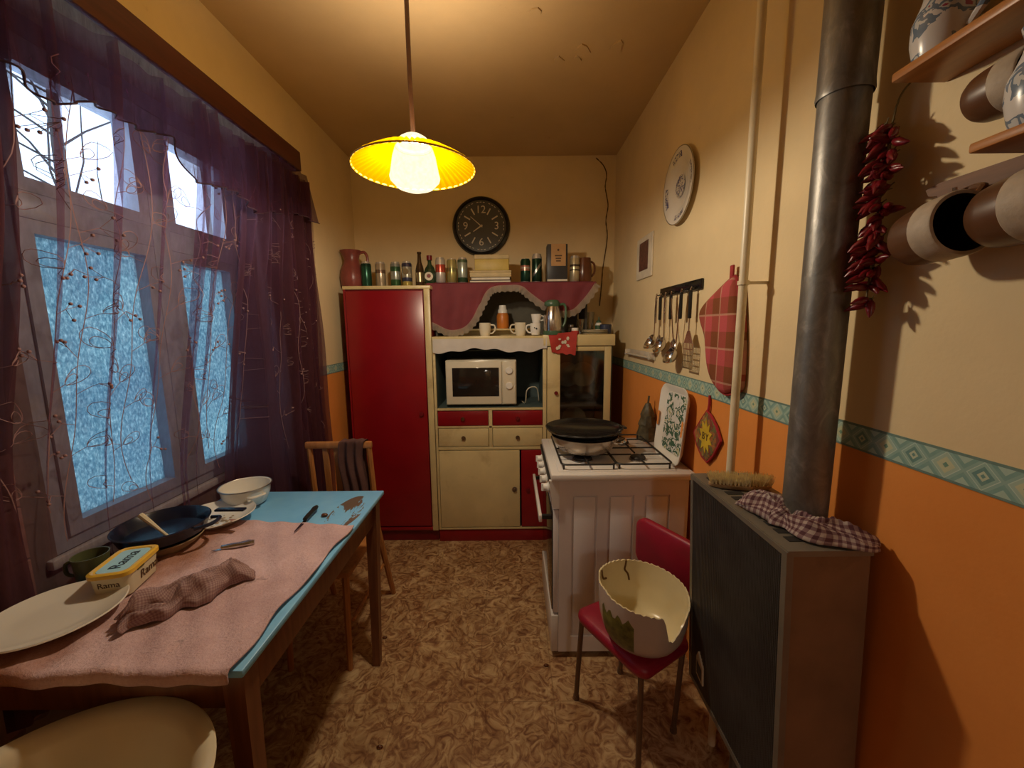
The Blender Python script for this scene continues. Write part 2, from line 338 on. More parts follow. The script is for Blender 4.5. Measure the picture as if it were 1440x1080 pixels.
    def local(s, name, mats, parent, smooth=35, loc=(0, 0, 0)):
        """verts already in the parent's space"""
        o = bpy.data.objects.new(name, s.mesh(name, mats, smooth)); COL.objects.link(o); o.parent = parent; o.location = loc; return o
def wloc(o):
    p = Vector()
    while o: p += o.location; o = o.parent
    return p
def tag(o, label, cat, group=None):
    o['label'] = label; o['category'] = cat
    if group: o['group'] = group
    return o
def thing(name, label, cat, loc=(0, 0, 0), rotz=0, group=None):
    o = bpy.data.objects.new(name, None); COL.objects.link(o); o.empty_display_size = .05
    o.location = loc; o.rotation_euler = (0, 0, rotz); return tag(o, label, cat, group)
def struct(o): o['kind'] = 'structure'; return o
def text(name, body, size, mx, matname, parent, ext=.0006, align='CENTER', sx=1.0):
    """lettering as a thin mesh; mx in the parent's space"""
    c = bpy.data.curves.new(name, 'FONT'); c.body = body; c.size = size; c.extrude = ext; c.align_x = align; c.align_y = 'CENTER'
    t = bpy.data.objects.new(name, c); COL.objects.link(t); dg = bpy.context.evaluated_depsgraph_get()
    me = bpy.data.meshes.new_from_object(t.evaluated_get(dg)); bpy.data.objects.remove(t); me.materials.clear(); me.materials.append(M[matname])
    me.transform(mx @ Matrix.Diagonal((sx, 1, 1, 1))); o = bpy.data.objects.new(name, me); COL.objects.link(o); o.parent = parent; return o
def frame_mx(o, xa, ya):
    x = Vector(xa).normalized(); y = Vector(ya).normalized(); z = x.cross(y); mm = Matrix((x, y, z)).transposed().to_4x4(); mm.translation = Vector(o); return mm
def arc(c, r, a0, a1, n, plane='xz'):
    out = []
    for i in range(n):
        a = a0+(a1-a0)*i/(n-1); p = (r*math.cos(a), r*math.sin(a))
        out.append({'xy': (c[0]+p[0], c[1]+p[1], c[2]), 'xz': (c[0]+p[0], c[1], c[2]+p[1]), 'yz': (c[0], c[1]+p[0], c[2]+p[1])}[plane])
    return out
def smooth_path(pts, n=8):
    pts = [Vector(p) for p in pts]; out = []
    for i in range(len(pts)-1):
        p0, p1, p2, p3 = pts[max(i-1, 0)], pts[i], pts[i+1], pts[min(i+2, len(pts)-1)]
        for k in range(n):
            t = k/n; out.append(.5*((2*p1)+(p2-p0)*t+(2*p0-5*p1+4*p2-p3)*t*t+(3*p1-p0-3*p2+p3)*t**3))
    out.append(pts[-1]); return out
def rounded_poly(w, h, r, n=5, cx=0, cy=0):
    out = []
    for sx, sy, a0 in ((1, 1, 0), (-1, 1, 90), (-1, -1, 180), (1, -1, 270)):
        for i in range(n+1):
            a = R_(a0+90*i/n); out.append((cx+sx*(w/2-r)+r*math.cos(a), cy+sy*(h/2-r)+r*math.sin(a)))
    return out

# ================================================================== the setting
WX0, WX1, WY, WZ = -1.14, 0.76, 3.03, 2.66       # left wall, right wall, back wall, ceiling
RX, RY0, RY1 = -1.34, 0.15, 2.05                 # back and ends of the window recess
YB = -1.5                                        # wall behind the camera
struct(MB().box(WX0-.3, WX1+.1, YB-.1, WY+.1, -.08, 0).build('floor', 'lino', smooth=None))
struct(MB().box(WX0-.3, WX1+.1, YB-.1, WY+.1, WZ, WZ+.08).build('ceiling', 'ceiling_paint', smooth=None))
wb = struct(MB().box(WX0-.3, WX1+.1, WY, WY+.1, 0, WZ).build('wall_back', 'wall_paint', smooth=None))
wr = struct(MB().box(WX1, WX1+.1, YB, WY, 0, WZ).build('wall_right', 'wall_paint', smooth=None))
# behind the camera: a doorway added to let fill light in
DRX0, DRX1, DRZ = .14, .70, 2.08
struct(MB().box(WX0-.3, DRX0, YB-.1, YB, 0, WZ).box(DRX1, WX1+.1, YB-.1, YB, 0, WZ).box(DRX0, DRX1, YB-.1, YB, DRZ, WZ).build('wall_front', 'wall_paint', smooth=None))
struct(MB().box(DRX0, DRX0+.05, YB-.1, YB+.01, 0, DRZ).box(DRX1-.05, DRX1, YB-.1, YB+.01, 0, DRZ).box(DRX0+.05, DRX1-.05, YB-.1, YB+.01, DRZ-.05, DRZ).build('fill_doorway_trim', 'window_paint', smooth=None))
WN = dict(y0=1.09, y1=2.03, z0=.80, z1=2.26)     # window hole
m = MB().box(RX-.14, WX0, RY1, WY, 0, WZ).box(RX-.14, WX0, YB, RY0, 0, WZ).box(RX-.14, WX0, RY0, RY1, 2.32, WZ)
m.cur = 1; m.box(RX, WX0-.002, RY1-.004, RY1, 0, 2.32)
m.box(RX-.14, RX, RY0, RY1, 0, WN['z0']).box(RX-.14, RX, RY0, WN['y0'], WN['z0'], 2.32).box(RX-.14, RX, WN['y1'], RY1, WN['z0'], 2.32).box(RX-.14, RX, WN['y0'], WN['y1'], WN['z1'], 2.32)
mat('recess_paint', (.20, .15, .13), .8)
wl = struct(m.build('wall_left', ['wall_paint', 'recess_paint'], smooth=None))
# wall tiles in the recess, around and below the window
tm = MB().rbox(0, .008, -.0735, .0735, -.0735, .0735, .003, 1).mesh('wall_tile', 'tile_glaze', 30)
for j in range(5):
    for i in range(8):
        y, z = .80+.15*i, .46+.15*j
        if z > .72 and y > 1.02: continue
        o = bpy.data.objects.new('wall_tile', tm); COL.objects.link(o); o.parent = wl; o.location = (RX+.001, y, z)
hl = struct(MB().box(WX0, WX1+.1, YB-1.5, YB-1.4, 0, WZ).box(WX0-.1, WX0, YB-1.5, YB-.1, 0, WZ).box(WX1+.1, WX1+.2, YB-1.5, YB-.1, 0, WZ).box(WX0-.1, WX1+.2, YB-1.5, YB-.1, -.08, 0).box(WX0-.1, WX1+.2, YB-1.5, YB-.1, WZ, WZ+.08).build('wall_fill_hall', 'ceiling_paint', smooth=None))  # unseen box added behind the doorway to enclose the fill lamp
# printed frieze along the walls
struct(MB().box(WX1-.002, WX1+.001, YB, WY, 1.177, 1.233).build('trim_1', 'border_paper', smooth=None))
struct(MB().box(WX0, WX1-.002, WY-.002, WY+.001, 1.177, 1.233).build('trim_2', 'border_paper', smooth=None))
struct(MB().box(WX0-.001, WX0+.002, RY1, WY-.002, 1.177, 1.233).build('trim_3', 'border_paper', smooth=None))
# the long crack in the plaster of the back wall
cp = [aty(u, v, WY-.001) for u, v in ((838, 222), (848, 232), (853, 245), (851, 262), (853, 275), (855, 290), (852, 310), (854, 330), (852, 350), (848, 375), (846, 400), (843, 430))]
MB().tube(smooth_path(cp, 4), [.0026+.003*abs(math.sin(i*1.7)) for i in range(4*11+1)], 4).build('plaster_crack', 'crack_dark', wb)
ce = bpy.data.objects['ceiling']
for u, v, s in ((818, 70, .05), (812, 82, .03), (786, 86, .035), (868, 66, .04), (752, 16, .03), (771, 194, .012), (720, 165, .012)):
    c = atz(u, v, WZ); ang = rnd.uniform(0, 3)
    pl = [(c.x+s*rnd.uniform(.5, 1.1)*math.cos(a+ang)*.8, c.y+s*rnd.uniform(.5, 1.1)*math.sin(a+ang)*1.1) for a in [k*2*math.pi/9 for k in range(9)]]
    MB().prism(pl, WZ-.006, WZ+.001).build('paint_flake', 'ceiling_paint', ce)

# ---- window_1: frame, mullion, transom, two frosted lower sashes and two clear upper lights
win = struct(thing('window_1', 'grey painted wooden window', 'window', (RX, 1.56, .80))); del win['category']; del win['label']
y0, y1, z0, z1 = WN['y0'], WN['y1'], WN['z0'], WN['z1']; fx0, fx1 = RX-.07, RX-.005
m = MB().box(fx0, fx1, y0, y0+.04, z0, z1).box(fx0, fx1, y1-.04, y1, z0, z1).box(fx0, fx1, y0+.04, y1-.04, z1-.04, z1).box(fx0, fx1, y0+.04, y1-.04, z0, z0+.04)
m.build('window_frame', 'window_paint', win, None)
MB().rbox(fx0, fx1+.012, 1.55, 1.63, z0+.04, z1-.04, .004).build('mullion', 'window_paint', win)
for a, b in ((y0+.04, 1.55), (1.63, y1-.04)):
    MB().rbox(fx0, fx1+.01, a, b, 1.765, 1.84, .004).build('transom', 'window_paint', win)
    for lo, hi, gl in ((z0+.04, 1.765, 'frosted_glass'), (1.84, z1-.04, 'clear_glass')):
        t_ = .038
        s = MB().box(fx0+.012, fx1+.008, a, a+t_, lo, hi).box(fx0+.012, fx1+.008, b-t_, b, lo, hi).box(fx0+.012, fx1+.008, a+t_, b-t_, lo, lo+t_).box(fx0+.012, fx1+.008, a+t_, b-t_, hi-t_, hi).build('sash', 'window_paint', win, None)
        MB().box(RX-.042, RX-.038, a+t_-.004, b-t_+.004, lo+t_-.004, hi-t_+.004).build('pane', gl, s, None)
MB().rbox(RX-.01, RX+.02, y0-.03, y1+.02, z0-.03, z0, .006).build('window_sill', 'sill_paint', win)
# bare tree seen through the upper lights
tr = thing('bare_tree', 'bare thin branched tree outside the upper window panes', 'tree', (-3.1, 2.9, 0))
MB().tube(smooth_path([(-3.1, 2.9, -.2), (-3.05, 2.88, 1.5), (-3.1, 2.95, 3.0), (-3.0, 3.0, 4.2)], 5), [.06-.003*i for i in range(16)], 7).build('trunk', 'bark', tr)
m = MB()
for i in range(26):
    b = Vector((-3.08, 2.9, 1.6+i*.09)); p = [b]; d = Vector((rnd.uniform(-.4, .6), rnd.uniform(-1.2, .7), rnd.uniform(.1, .7))).normalized()
    for k in range(5):
        d = (d+Vector((rnd.uniform(-.3, .3), rnd.uniform(-.3, .3), rnd.uniform(-.35, .3)))).normalized(); p.append(p[-1]+d*.22)
    m.tube(p, [.008, .006, .005, .004, .003, .002], 4)
m.build('branches', 'bark', tr)

# ---- cornice, sheer curtain, valance
co = thing('curtain_cornice', 'dark red brown wooden curtain cornice above the window', 'cornice', (-1.10, 1.2, 2.24))
MB().rbox(-1.06, -1.04, .0, 2.12, 2.235, 2.325, .003).build('fascia', 'cornice_wood', co)
MB().box(WX0+.001, -1.06, .0, 2.12, 2.305, 2.325).build('top_board', 'cornice_wood', co, None)
MB().box(WX0+.001, -1.06, 2.10, 2.12, 2.235, 2.305).build('end_board', 'cornice_wood', co, None)
def sst(a, b, x): t = max(0, min(1, (x-a)/(b-a))); return t*t*(3-2*t)
PLEATS = [(1.020, .012, .05), (1.165, .013, .05), (1.455, .012, .06), (1.49, .010, .05), (1.535, .013, .05), (1.33, .010, .03)]
def cur(Y, z):
    t = sst(2.2, .75, z)
    far = sst(1.80, 2.02, Y); x = -1.085-.20*t*(1-far)-.012*far*t
    dense = max(sst(1.62, 1.80, Y), sst(1.0, .93, Y)*.9)
    ph = 2*math.pi*Y/.052+1.2*math.sin(z*1.7+Y*3)+.8*math.sin(Y*23)
    x += dense*.024*(1-.4*t*(1-far))*math.sin(ph)+.006*math.sin(2*math.pi*Y/.13+z*1.3)*(1-dense)
    for c, wd, am in PLEATS:
        cy = c+.018*math.sin(z*2.6+c*9)*(1.5-z); x += am*(1-.55*t)*math.exp(-((Y-cy)/wd)**2)
    x += .01*math.sin(z*6+Y*4)*t*(1-far)
    yy = Y + (.03*(1.6-z)*sst(1.9, 2.25, Y)) + .006*math.sin(z*9+Y*40)*dense
    if far > 0: x = max(x, WX0+.012)
    return Vector((x, yy, z))
cu = thing('sheer_curtain', 'sheer burgundy curtain with embroidered leaf vines across the window', 'curtain', (-1.12, 1.5, .35))
m = MB(); m.grid(560, 46, lambda a, b: cur(.62+1.63*a, .42+1.80*b)); m.build('curtain_fabric', 'curtain_sheer', cu, 180)
for a_, b_ in ((1.69, 2.235), (.62, .965)):
    m = MB(); m.grid(int((b_-a_)*420), 40, lambda a, b: cur(a_+(b_-a_)*a, .44+1.77*b)+Vector((.010+.012*math.sin(a*47*(b_-a_)+b*2), .004, 0))); m.build('gathered_panel', 'gathered_sheer', cu, 180)
mat('embroidery', (.28, .15, .15), .8, var=.1)
m = MB(); off = Vector((.004, -.002, 0))
def on(Y, z): return cur(Y, z)+off
vy = [.80, .93, 1.045, 1.10, 1.20, 1.27, 1.36, 1.50, 1.60, 1.68, 1.76, 1.84, 1.93, 2.01, 2.09, 2.17]
for q, Y0 in enumerate(vy):
    ph = q*1.9; za = .86+.05*(q % 3); zb = 2.05
    def yv(z): return Y0+.022*math.sin(z*6+ph)+.012*math.sin(z*13+ph)
    zz = [za+(zb-za)*i/44 for i in range(45)]; m.tube([on(yv(z), z) for z in zz], .0012, 3)
    z = za+.08*(q % 2)+.05; side = 1
    while z < zb-.05:
        side = -side; yb = yv(z); ang = rnd.uniform(.5, 1.1); L = rnd.uniform(.045, .07)
        st = [(yb+side*L*.6*t, z+L*.6*t*math.tan(ang)*.6) for t in (0, .4, .8, 1)]; m.tube([on(*p) for p in st], .0009, 3)
        cy, cz = st[-1]
        if rnd.random() < .72:
            for sc in (1, .55):
                lp = []
                for k in range(13):
                    t = 2*math.pi*k/12; u_ = (1-math.cos(t))/2*L*sc; v_ = math.sin(t)*L*.30*sc*(1-.3*math.cos(t)); lp.append((cy+side*(u_*math.cos(ang)-v_*math.sin(ang)), cz+u_*math.sin(ang)+v_*math.cos(ang)))
                m.tube([on(*p) for p in lp], .0010, 3)
        else:
            for k in range(3):
                by, bz = cy+side*(.012+.012*k), cz+rnd.uniform(-.03, .03); m.tube([on(cy, cz), on(by, bz)], .0008, 3)
                c = on(by, bz)+Vector((.002, 0, 0)); m.lathe([(0, .0045), (.0035, .003), (.0045, 0), (.0035, -.003), (0, -.0045)], 8, c)
        z += rnd.uniform(.075, .13)
m.build('leaf_embroidery', 'embroidery', cu, 60)
va = thing('curtain_valance', 'dark sheer valance with wavy corded hem below the cornice', 'valance', (-1.06, 1.3, 1.98))
def vlow(Y):
    pts = [(.55, 2.02), (.90, 2.0), (.97, 1.965), (1.12, 2.03), (1.24, 2.03), (1.335, 2.05), (1.40, 1.945), (1.57, 1.965), (1.72, 1.93), (1.90, 1.98), (2.08, 2.02), (2.19, 2.0)]
    for (a, za), (b, zb) in zip(pts, pts[1:]):
        if a <= Y <= b: t = sst(a, b, Y); return za+(zb-za)*t
    return 2.0
def val(Y, t):
    zl = vlow(Y); z = 2.235-(2.235-zl)*t
    return Vector((-1.05+.012*math.sin(2*math.pi*Y/.06)*(.4+.6*t)+.02*t*math.sin(Y*9)+.025*sst(2.05, 2.19, Y)*t, Y, z))
m = MB(); m.grid(300, 10, lambda a, b: val(.56+1.62*a, b)); m.build('valance_fabric', 'valance_sheer', va, 180)
mat('hem_cord', (.045, .012, .025), .7)
MB().tube([val(.56+1.62*i/240, 1.0)+Vector((.003, 0, 0)) for i in range(241)], .0026, 5).build('hem_cord', 'hem_cord', va, 60)

# ================================================================== tall cupboard and dresser along the back wall
YF = 2.558            # front plane of the doors
tc = thing('tall_cupboard', 'tall dark red lacquered cupboard with one full height door', 'cupboard', (-.79, 2.8, 0))
MB().box(-1.058, -.515, YF+.02, WY-.02, .085, 1.70).build('carcass', 'red_dark', tc, None)
MB().rbox(-1.062, -.508, YF+.004, WY-.02, 1.70, 1.722, .004).build('top_board', 'cream_lacquer', tc)
MB().rbox(-1.058, -1.046, YF+.002, YF+.022, .085, 1.70, .003).build('side_edge', 'red_lacquer', tc)
d_ = MB().rbox(-1.044, -.556, YF, YF+.019, .118, 1.690, .004).build('door', 'red_lacquer', tc)
MB().lathe([(0, 0), (.013, 0), (.015, .006), (.009, .014), (.007, .02)], 16, (-.592, YF-.018, .90), Matrix.Rotation(R_(-90), 3, 'X')).build('knob', 'red_dark', d_)
MB().rbox(-.550, -.512, YF-.002, YF+.02, .085, 1.70, .003).build('stile', 'cream_lacquer', tc)
MB().box(-1.05, -.515, YF+.03, WY-.02, 0, .085).build('plinth', 'red_dark', tc, None)
MB().rbox(-1.05, -.512, YF+.004, YF+.03, .085, .108, .003).build('bottom_rail', 'red_lacquer', tc)

dr = thing('kitchen_dresser', 'red and cream kitchen dresser with open niche, drawers and glazed door', 'dresser', (.07, 2.8, 0))
DX0, DX1 = -.508, .652
m = MB().box(DX0, DX0+.016, YF+.02, WY-.02, .085, 1.375).box(DX1-.02, DX1, YF+.02, WY-.02, .085, 1.33).box(.205, .222, YF+.02, WY-.02, .085, 1.375)
m.box(DX0+.016, .205, YF+.02, WY-.02, .915, .93).box(DX0+.016, DX1-.02, YF+.02, WY-.02, .655, .67).box(DX0+.016, DX1-.02, YF+.02, WY-.02, .085, .10)
m.build('carcass', 'niche_paint', dr, None)
MB().box(DX0+.016, DX1-.02, WY-.03, WY-.02, .10, 1.375).build('back_panel', 'niche_paint', dr, None)
MB().box(-.488, .205, YF+.10, WY-.03, 1.30, 1.306).build('niche_ceiling', 'niche_paint', dr, None)
MB().rbox(DX0, .24, YF-.012, WY-.02, 1.375, 1.40, .004).build('ledge', 'cream_lacquer', dr)
MB().rbox(.20, DX1+.008, YF-.014, WY-.02, 1.333, 1.405, .005).build('ledge_block', 'cream_lacquer', dr)
for x0, x1 in ((DX0, -.492), (.200, .224)):
    MB().rbox(x0, x1, YF-.001, YF+.02, .09, 1.375, .002).build('stile', 'cream_lacquer', dr)
for zz, h in ((.918, .014), (.800, .014), (.650, .022), (.090, .014)):
    MB().rbox(-.492, .200, YF-.001, YF+.02, zz, zz+h, .002).build('rail', 'cream_lacquer', dr)
def knob(x, z, par, mt): MB().lathe([(0, 0), (.012, 0), (.014, .006), (.008, .013), (.007, .02)], 16, (x, YF-.02, z), Matrix.Rotation(R_(-90), 3, 'X')).build('knob', mt, par)
for (x0, x1, za, zb, mt, km) in ((-.488, -.158, .816, .914, 'red_lacquer', 'chrome'), (-.130, .197, .816, .914, 'red_lacquer', 'red_dark'), (-.488, -.158, .676, .797, 'cream_lacquer', 'ink_brown'), (-.130, .197, .676, .797, 'cream_lacquer', 'ink_brown')):
    q = MB().rbox(x0, x1, YF-.004, YF+.015, za, zb, .004).build('drawer', mt, dr); knob((x0+x1)/2, (za+zb)/2, q, km)
    MB().box(x0+.01, x1-.01, YF+.015, WY-.1, za+.006, za+.05).build('drawer_box', 'niche_paint', q, None)
MB().rbox(-.156, -.132, YF-.001, YF+.02, .672, .918, .002).build('stile', 'cream_lacquer', dr)
q = MB().rbox(-.490, .046, YF-.004, YF+.015, .108, .646, .004).build('door', 'cream_lacquer', dr)
MB().lathe([(0, 0), (.008, 0), (.012, .004), (.012, .012), (.007, .02)], 16, (.010, YF-.022, .375), Matrix.Rotation(R_(-90), 3, 'X')).build('knob', 'ink_brown', q)
MB().lathe([(0, 0), (.019, 0), (.019, .002), (0, .002)], 18, (.010, YF-.006, .375), Matrix.Rotation(R_(-90), 3, 'X')).build('lock_plate', 'steel_dull', q)
q = MB().rbox(.056, .640, YF-.004, YF+.015, .108, .646, .004).build('door', 'red_lacquer', dr); knob(.100, .375, q, 'red_dark')
# glazed door on the right
gx0, gx1, gz0, gz1 = .228, .640, .68, 1.328
q = MB().rbox(gx0, .312, YF-.002, YF+.018, gz0, gz1, .003).rbox(.597, gx1, YF-.002, YF+.018, gz0, gz1, .003).rbox(.312, .597, YF-.002, YF+.018, gz0, .74, .003).rbox(.312, .597, YF-.002, YF+.018, 1.300, gz1, .003).build('glazed_door', 'cream_lacquer', dr)
MB().box(.308, .600, YF+.006, YF+.010, .736, 1.304).build('pane', 'cabinet_glass', q, None)
MB().lathe([(0, 0), (.011, 0), (.013, .006), (.007, .02)], 16, (.285, YF-.022, 1.03), Matrix.Rotation(R_(-90), 3, 'X')).build('knob', 'red_dark', q)
MB().box(.222, DX1-.02, YF+.06, WY-.03, 1.02, 1.032).build('inner_shelf', 'niche_paint', dr, None)
MB().box(-.50, DX1, YF+.03, WY-.02, 0, .085).build('plinth', 'red_dark', dr, None)
MB().rbox(-.508, DX1, YF+.01, YF+.03, .0, .088, .002).build('kick_board', 'red_lacquer', dr)
# upper open shelf
MB().rbox(-.505, .525, 2.655, WY-.02, 1.718, 1.7405, .003).build('top_shelf', 'cream_lacquer', dr)
MB().box(-.50, .49, WY-.032, WY-.02, 1.40, 1.718).build('shelf_back', 'shelf_back', dr, None)
MB().box(.50, .515, 2.74, WY-.032, 1.405, 1.718).build('shelf_side', 'dark_board', dr, None)
MB().box(-.503, -.490, 2.67, WY-.032, 1.40, 1.718).build('shelf_side', 'dark_board', dr, None)
MB().rbox(-.470, .16, 2.72, 2.97, 1.435, 1.447, .003).build('step_shelf', 'cream_lacquer', dr)
MB().box(-.470, .16, 2.80, 2.82, 1.40, 1.435).build('step_riser', 'cream_lacquer', dr, None)

# red swag with lace edge, hung from the top shelf
LOW = [(602, 452), (612, 457), (632, 466), (652, 463), (666, 450), (677, 428), (688, 409), (705, 404), (730, 404), (745, 414), (768, 431), (788, 439), (806, 437), (823, 420), (838, 399)]
SY = 2.648; SHZ = 1.742
low = [aty(u, v, SY) for u, v in LOW]; lows = smooth_path(low, 6)
def swag(y): return [Vector((p.x, y, p.z)) for p in lows]
sw = thing('red_swag', 'dark red fabric swag with white lace trim hung along the dresser top shelf', 'curtain', (0, SY, SHZ))
NL = len(lows)
def swf(a, b):
    i = min(int(a*(NL-1)), NL-2); t = a*(NL-1)-i; p = lows[i].lerp(lows[i+1], t); zt = SHZ+.001; z = zt+(p.z-zt)*b
    return (p.x, SY-.006+.009*math.sin(p.x*42+b*2)*min(1, b*2)-.008*b, z)
m = MB(); m.grid(140, 12, swf); m.build('swag_cloth', 'red_fabric', sw, 180)
m = MB().rbox(-.505, .530, SY-.012, WY-.06, SHZ-.001, SHZ+.002, .001, 1); m.build('shelf_cover', 'red_fabric', sw)
def lcf(a, b):
    x, y, z = swf(a, 1.0); i = min(int(a*(NL-1)), NL-2); d = (lows[i+1]-lows[i]).normalized(); nv = Vector((d.z, 0, -d.x)); 
    if nv.z > 0: nv = -nv
    k = (b-.25)*.042+ (.004*math.sin(a*260) if b > .9 else 0); return (x+nv.x*k, y-.004+.004*math.sin(a*160)*b, z+nv.z*k)
m = MB(); m.grid(300, 4, lcf); m.build('lace_trim', 'lace_sheer', sw, 180)

# white runner in the niche
rn = MB()
def rnf(a, b):
    x = aty(609+160*a, 480, YF).x; return (x, YF-.016+.003*math.sin(x*40), 1.385-(.075+.012*math.sin(a*9+1)+.006*math.sin(a*31))*b)
rn.grid(60, 5, rnf); tag(rn.build('shelf_runner', 'white_cloth', None, 180, (-.13, YF-.016, 1.30)), 'white cloth strip hanging over the top of the microwave niche', 'cloth')

# microwave in the niche
mw = thing('microwave', 'cream microwave oven with dark door inside the dresser niche', 'microwave', (-.2, 2.75, .93))
mx0, mx1, mz0, mz1 = -.438, .03, .945, 1.245; my = YF+.05
MB().rbox(mx0, mx1, my, WY-.06, mz0, mz1, .008).build('body', 'cup_white', mw)
q = MB().rbox(mx0+.006, -.068, my-.014, my, mz0+.008, mz1-.008, .004).build('door', 'cup_white', mw)
MB().rbox(-.392, -.085, my-.017, my-.012, 1.005, 1.195, .002).build('door_window', 'oven_glass', q)
q = MB().rbox(-.062, mx1-.006, my-.012, my, mz0+.008, mz1-.008, .004).build('control_panel', 'cup_white', mw)
for zz in (1.175, 1.075): MB().lathe([(0, 0), (.02, 0), (.024, .004), (.024, .014)], 20, (-.018, my-.026, zz), Matrix.Rotation(R_(-90), 3, 'X')).build('dial', 'plastic_white', q)
for xx in (mx0+.05, mx1-.05):
    for yy in (my+.05, WY-.12): MB().lathe([(0, .930), (.012, .930), (.014, .945), (0, .945)], 10, (xx, yy, 0)).build('foot', 'ink', mw)
cb = MB().tube(smooth_path([(.065, 2.80, .937), (.09, 2.70, .94), (.10, 2.66, 1.03), (.135, 2.66, 1.055), (.17, 2.67, 1.04), (.185, 2.72, .95), (.19, 2.85, .935)], 8), .004, 6)
tag(cb.build('power_cable', 'cup_white', None, 60, (.12, 2.7, .935)), 'looped pale power cable beside the microwave', 'cable')

# ---- things on the tall cupboard and the top shelf
TOPZ = 1.7225; TY = 2.715; SZ = 1.7445
def px_x(u, y=TY): return aty(u, 398, y).x
CAN = [(0, 0), (.024, 0), (.028, .004), (.033, .012), (.033, .148), (.027, .161), (.027, .165), (.025, .164), (.024, .160), (0, .160)]
def can(u, stops, label, h=1.0, z=None, dy=0, metal=.55):
    z = z or (TOPZ if u < 600 else SZ)
    nm = 'can_%d' % u; can_mat(nm, [(0, (.5, .48, .45))]+stops+[(.915, (.55, .52, .48))], metal)
    t = thing('beer_can', label, 'can', (px_x(u, TY+dy), TY+dy, z), 0, 'drink cans lined up above the dresser')
    MB().lathe([(r, zz*h) for r, zz in CAN], 24).local('can_body', nm, t, 40)
    MB().tube([(.010*math.cos(k*math.pi/4), .014*math.sin(k*math.pi/4)-.004, .1625*h) for k in range(8)], .0015, 4, close=True).local('pull_tab', 'steel', t); return t
G = (.02, .09, .055)
can(516, [(.05, G), (.80, (.012, .05, .035))], 'dark teal green drink can beside the red jug', dy=-.015)
can(536, [(.05, (.46, .38, .27)), (.55, (.20, .12, .08)), (.68, (.46, .38, .27))], 'cream coloured drink can second from the red jug')
can(557, [(.05, (.05, .13, .05)), (.30, (.35, .37, .33)), (.62, (.05, .12, .06)), (.8, (.3, .32, .3))], 'silver and green drink can left of the blue and gold one')
t = can(573, [(.05, (.52, .42, .12)), (.22, (.06, .07, .13)), (.36, (.40, .38, .30)), (.78, (.06, .06, .11))], 'blue and gold drink can with round medallion', dy=-.012)
MB().lathe([(0, 0), (.019, 0), (.020, .002), (0, .002)], 18, (0, -.0345, .10), Matrix.Rotation(R_(90), 3, 'X')).local('medallion', 'tin_gold', t)
can(620, [(.05, (.60, .56, .52)), (.42, (.48, .08, .05)), (.72, (.60, .56, .50))], 'white drink can with red middle beside the round labelled bottle', dy=-.01)
can(636, [(.05, (.40, .34, .12)), (.45, (.22, .2, .08)), (.6, (.42, .36, .14))], 'gold drink can between the white one and the silver green one', h=.96)
can(651, [(.05, (.05, .10, .05)), (.22, (.38, .42, .36)), (.8, (.10, .16, .10))], 'silver green drink can left of the stacked boxes')
can(739, [(.05, (.012, .05, .03)), (.46, (.42, .20, .15)), (.54, (.5, .46, .4)), (.60, (.45, .18, .14)), (.66, (.012, .05, .03))], 'dark green drink can with pink band right of the stacked boxes', h=.94)
t = can(755, [(.05, (.010, .035, .02)), (.80, (.016, .05, .03))], 'tall black green drink can with slanting silver stripe', h=1.12)
m = MB()
for sgn in (1,):
    pts = [(-.0338*math.sin(a), -.0338*math.cos(a), .085-.03*math.sin(a)*1.6*sgn) for a in [R_(x) for x in range(-70, 71, 10)]]
    vs = []
    for p in pts: vs += [(p[0], p[1], p[2]-.012), (p[0], p[1], p[2]+.012)]
    m.add(vs, [(2*i, 2*i+2, 2*i+3, 2*i+1) for i in range(len(pts)-1)])
m.local('stripe', 'steel_dull', t, 60)
can(808, [(.05, (.50, .43, .27)), (.36, (.50, .43, .27)), (.44, (.05, .04, .03)), (.49, (.52, .45, .28)), (.60, (.08, .06, .04)), (.68, (.52, .45, .28))], 'pale gold drink can right of the black box', h=1.03)
# jug
jx = px_x(497); t = thing('ceramic_jug', 'dark red relief ceramic jug on the end of the tall cupboard', 'jug', (jx-.01, TY+.02, TOPZ))
MB().lathe([(0, 0), (.060, 0), (.072, .02), (.078, .07), (.070, .12), (.052, .16), (.046, .19), (.054, .225), (.064, .245), (.058, .243), (.042, .19), (.045, .16), (0, .15)], 28, rfun=lambda a, i: 1+(.18 if i in (7, 8) else 0)*max(0, math.cos(a-math.pi))**8+.02*math.sin(a*9)*(1 if 1 < i < 5 else 0)).local('body', 'jug_red', t)
MB().tube(smooth_path([(.050, 0, .225), (.085, 0, .235), (.105, 0, .20), (.100, 0, .14), (.070, 0, .09)], 6), .009, 8).local('handle', 'jug_red', t)
# bottles
t = thing('beer_bottle', 'slim dark brown glass bottle at the right end of the tall cupboard', 'bottle', (px_x(591), TY, TOPZ))
MB().lathe([(0, 0), (.026, 0), (.028, .01), (.028, .11), (.022, .14), (.013, .165), (.011, .215), (.014, .218), (.014, .228), (0, .228)], 20).local('glass', 'bottle_brown', t); MB().lathe([(.0285, .035), (.0285, .095)], 20).local('paper_label', 'tin_gold', t)
t = thing('liqueur_bottle', 'small dark bottle with round white label', 'bottle', (px_x(605, 2.70), 2.70, SZ))
MB().lathe([(0, 0), (.034, 0), (.039, .02), (.039, .07), (.030, .10), (.013, .125), (.012, .15), (.017, .152), (.017, .178), (0, .178)], 24, rfun=lambda a, i: 1-.25*abs(math.sin(a))).local('glass', 'bottle_green', t)
MB().lathe([(0, 0), (.026, 0), (.027, .003), (0, .003)], 24, (0, -.0335, .045), Matrix.Rotation(R_(90), 3, 'X')).local('round_label', 'paper', t)
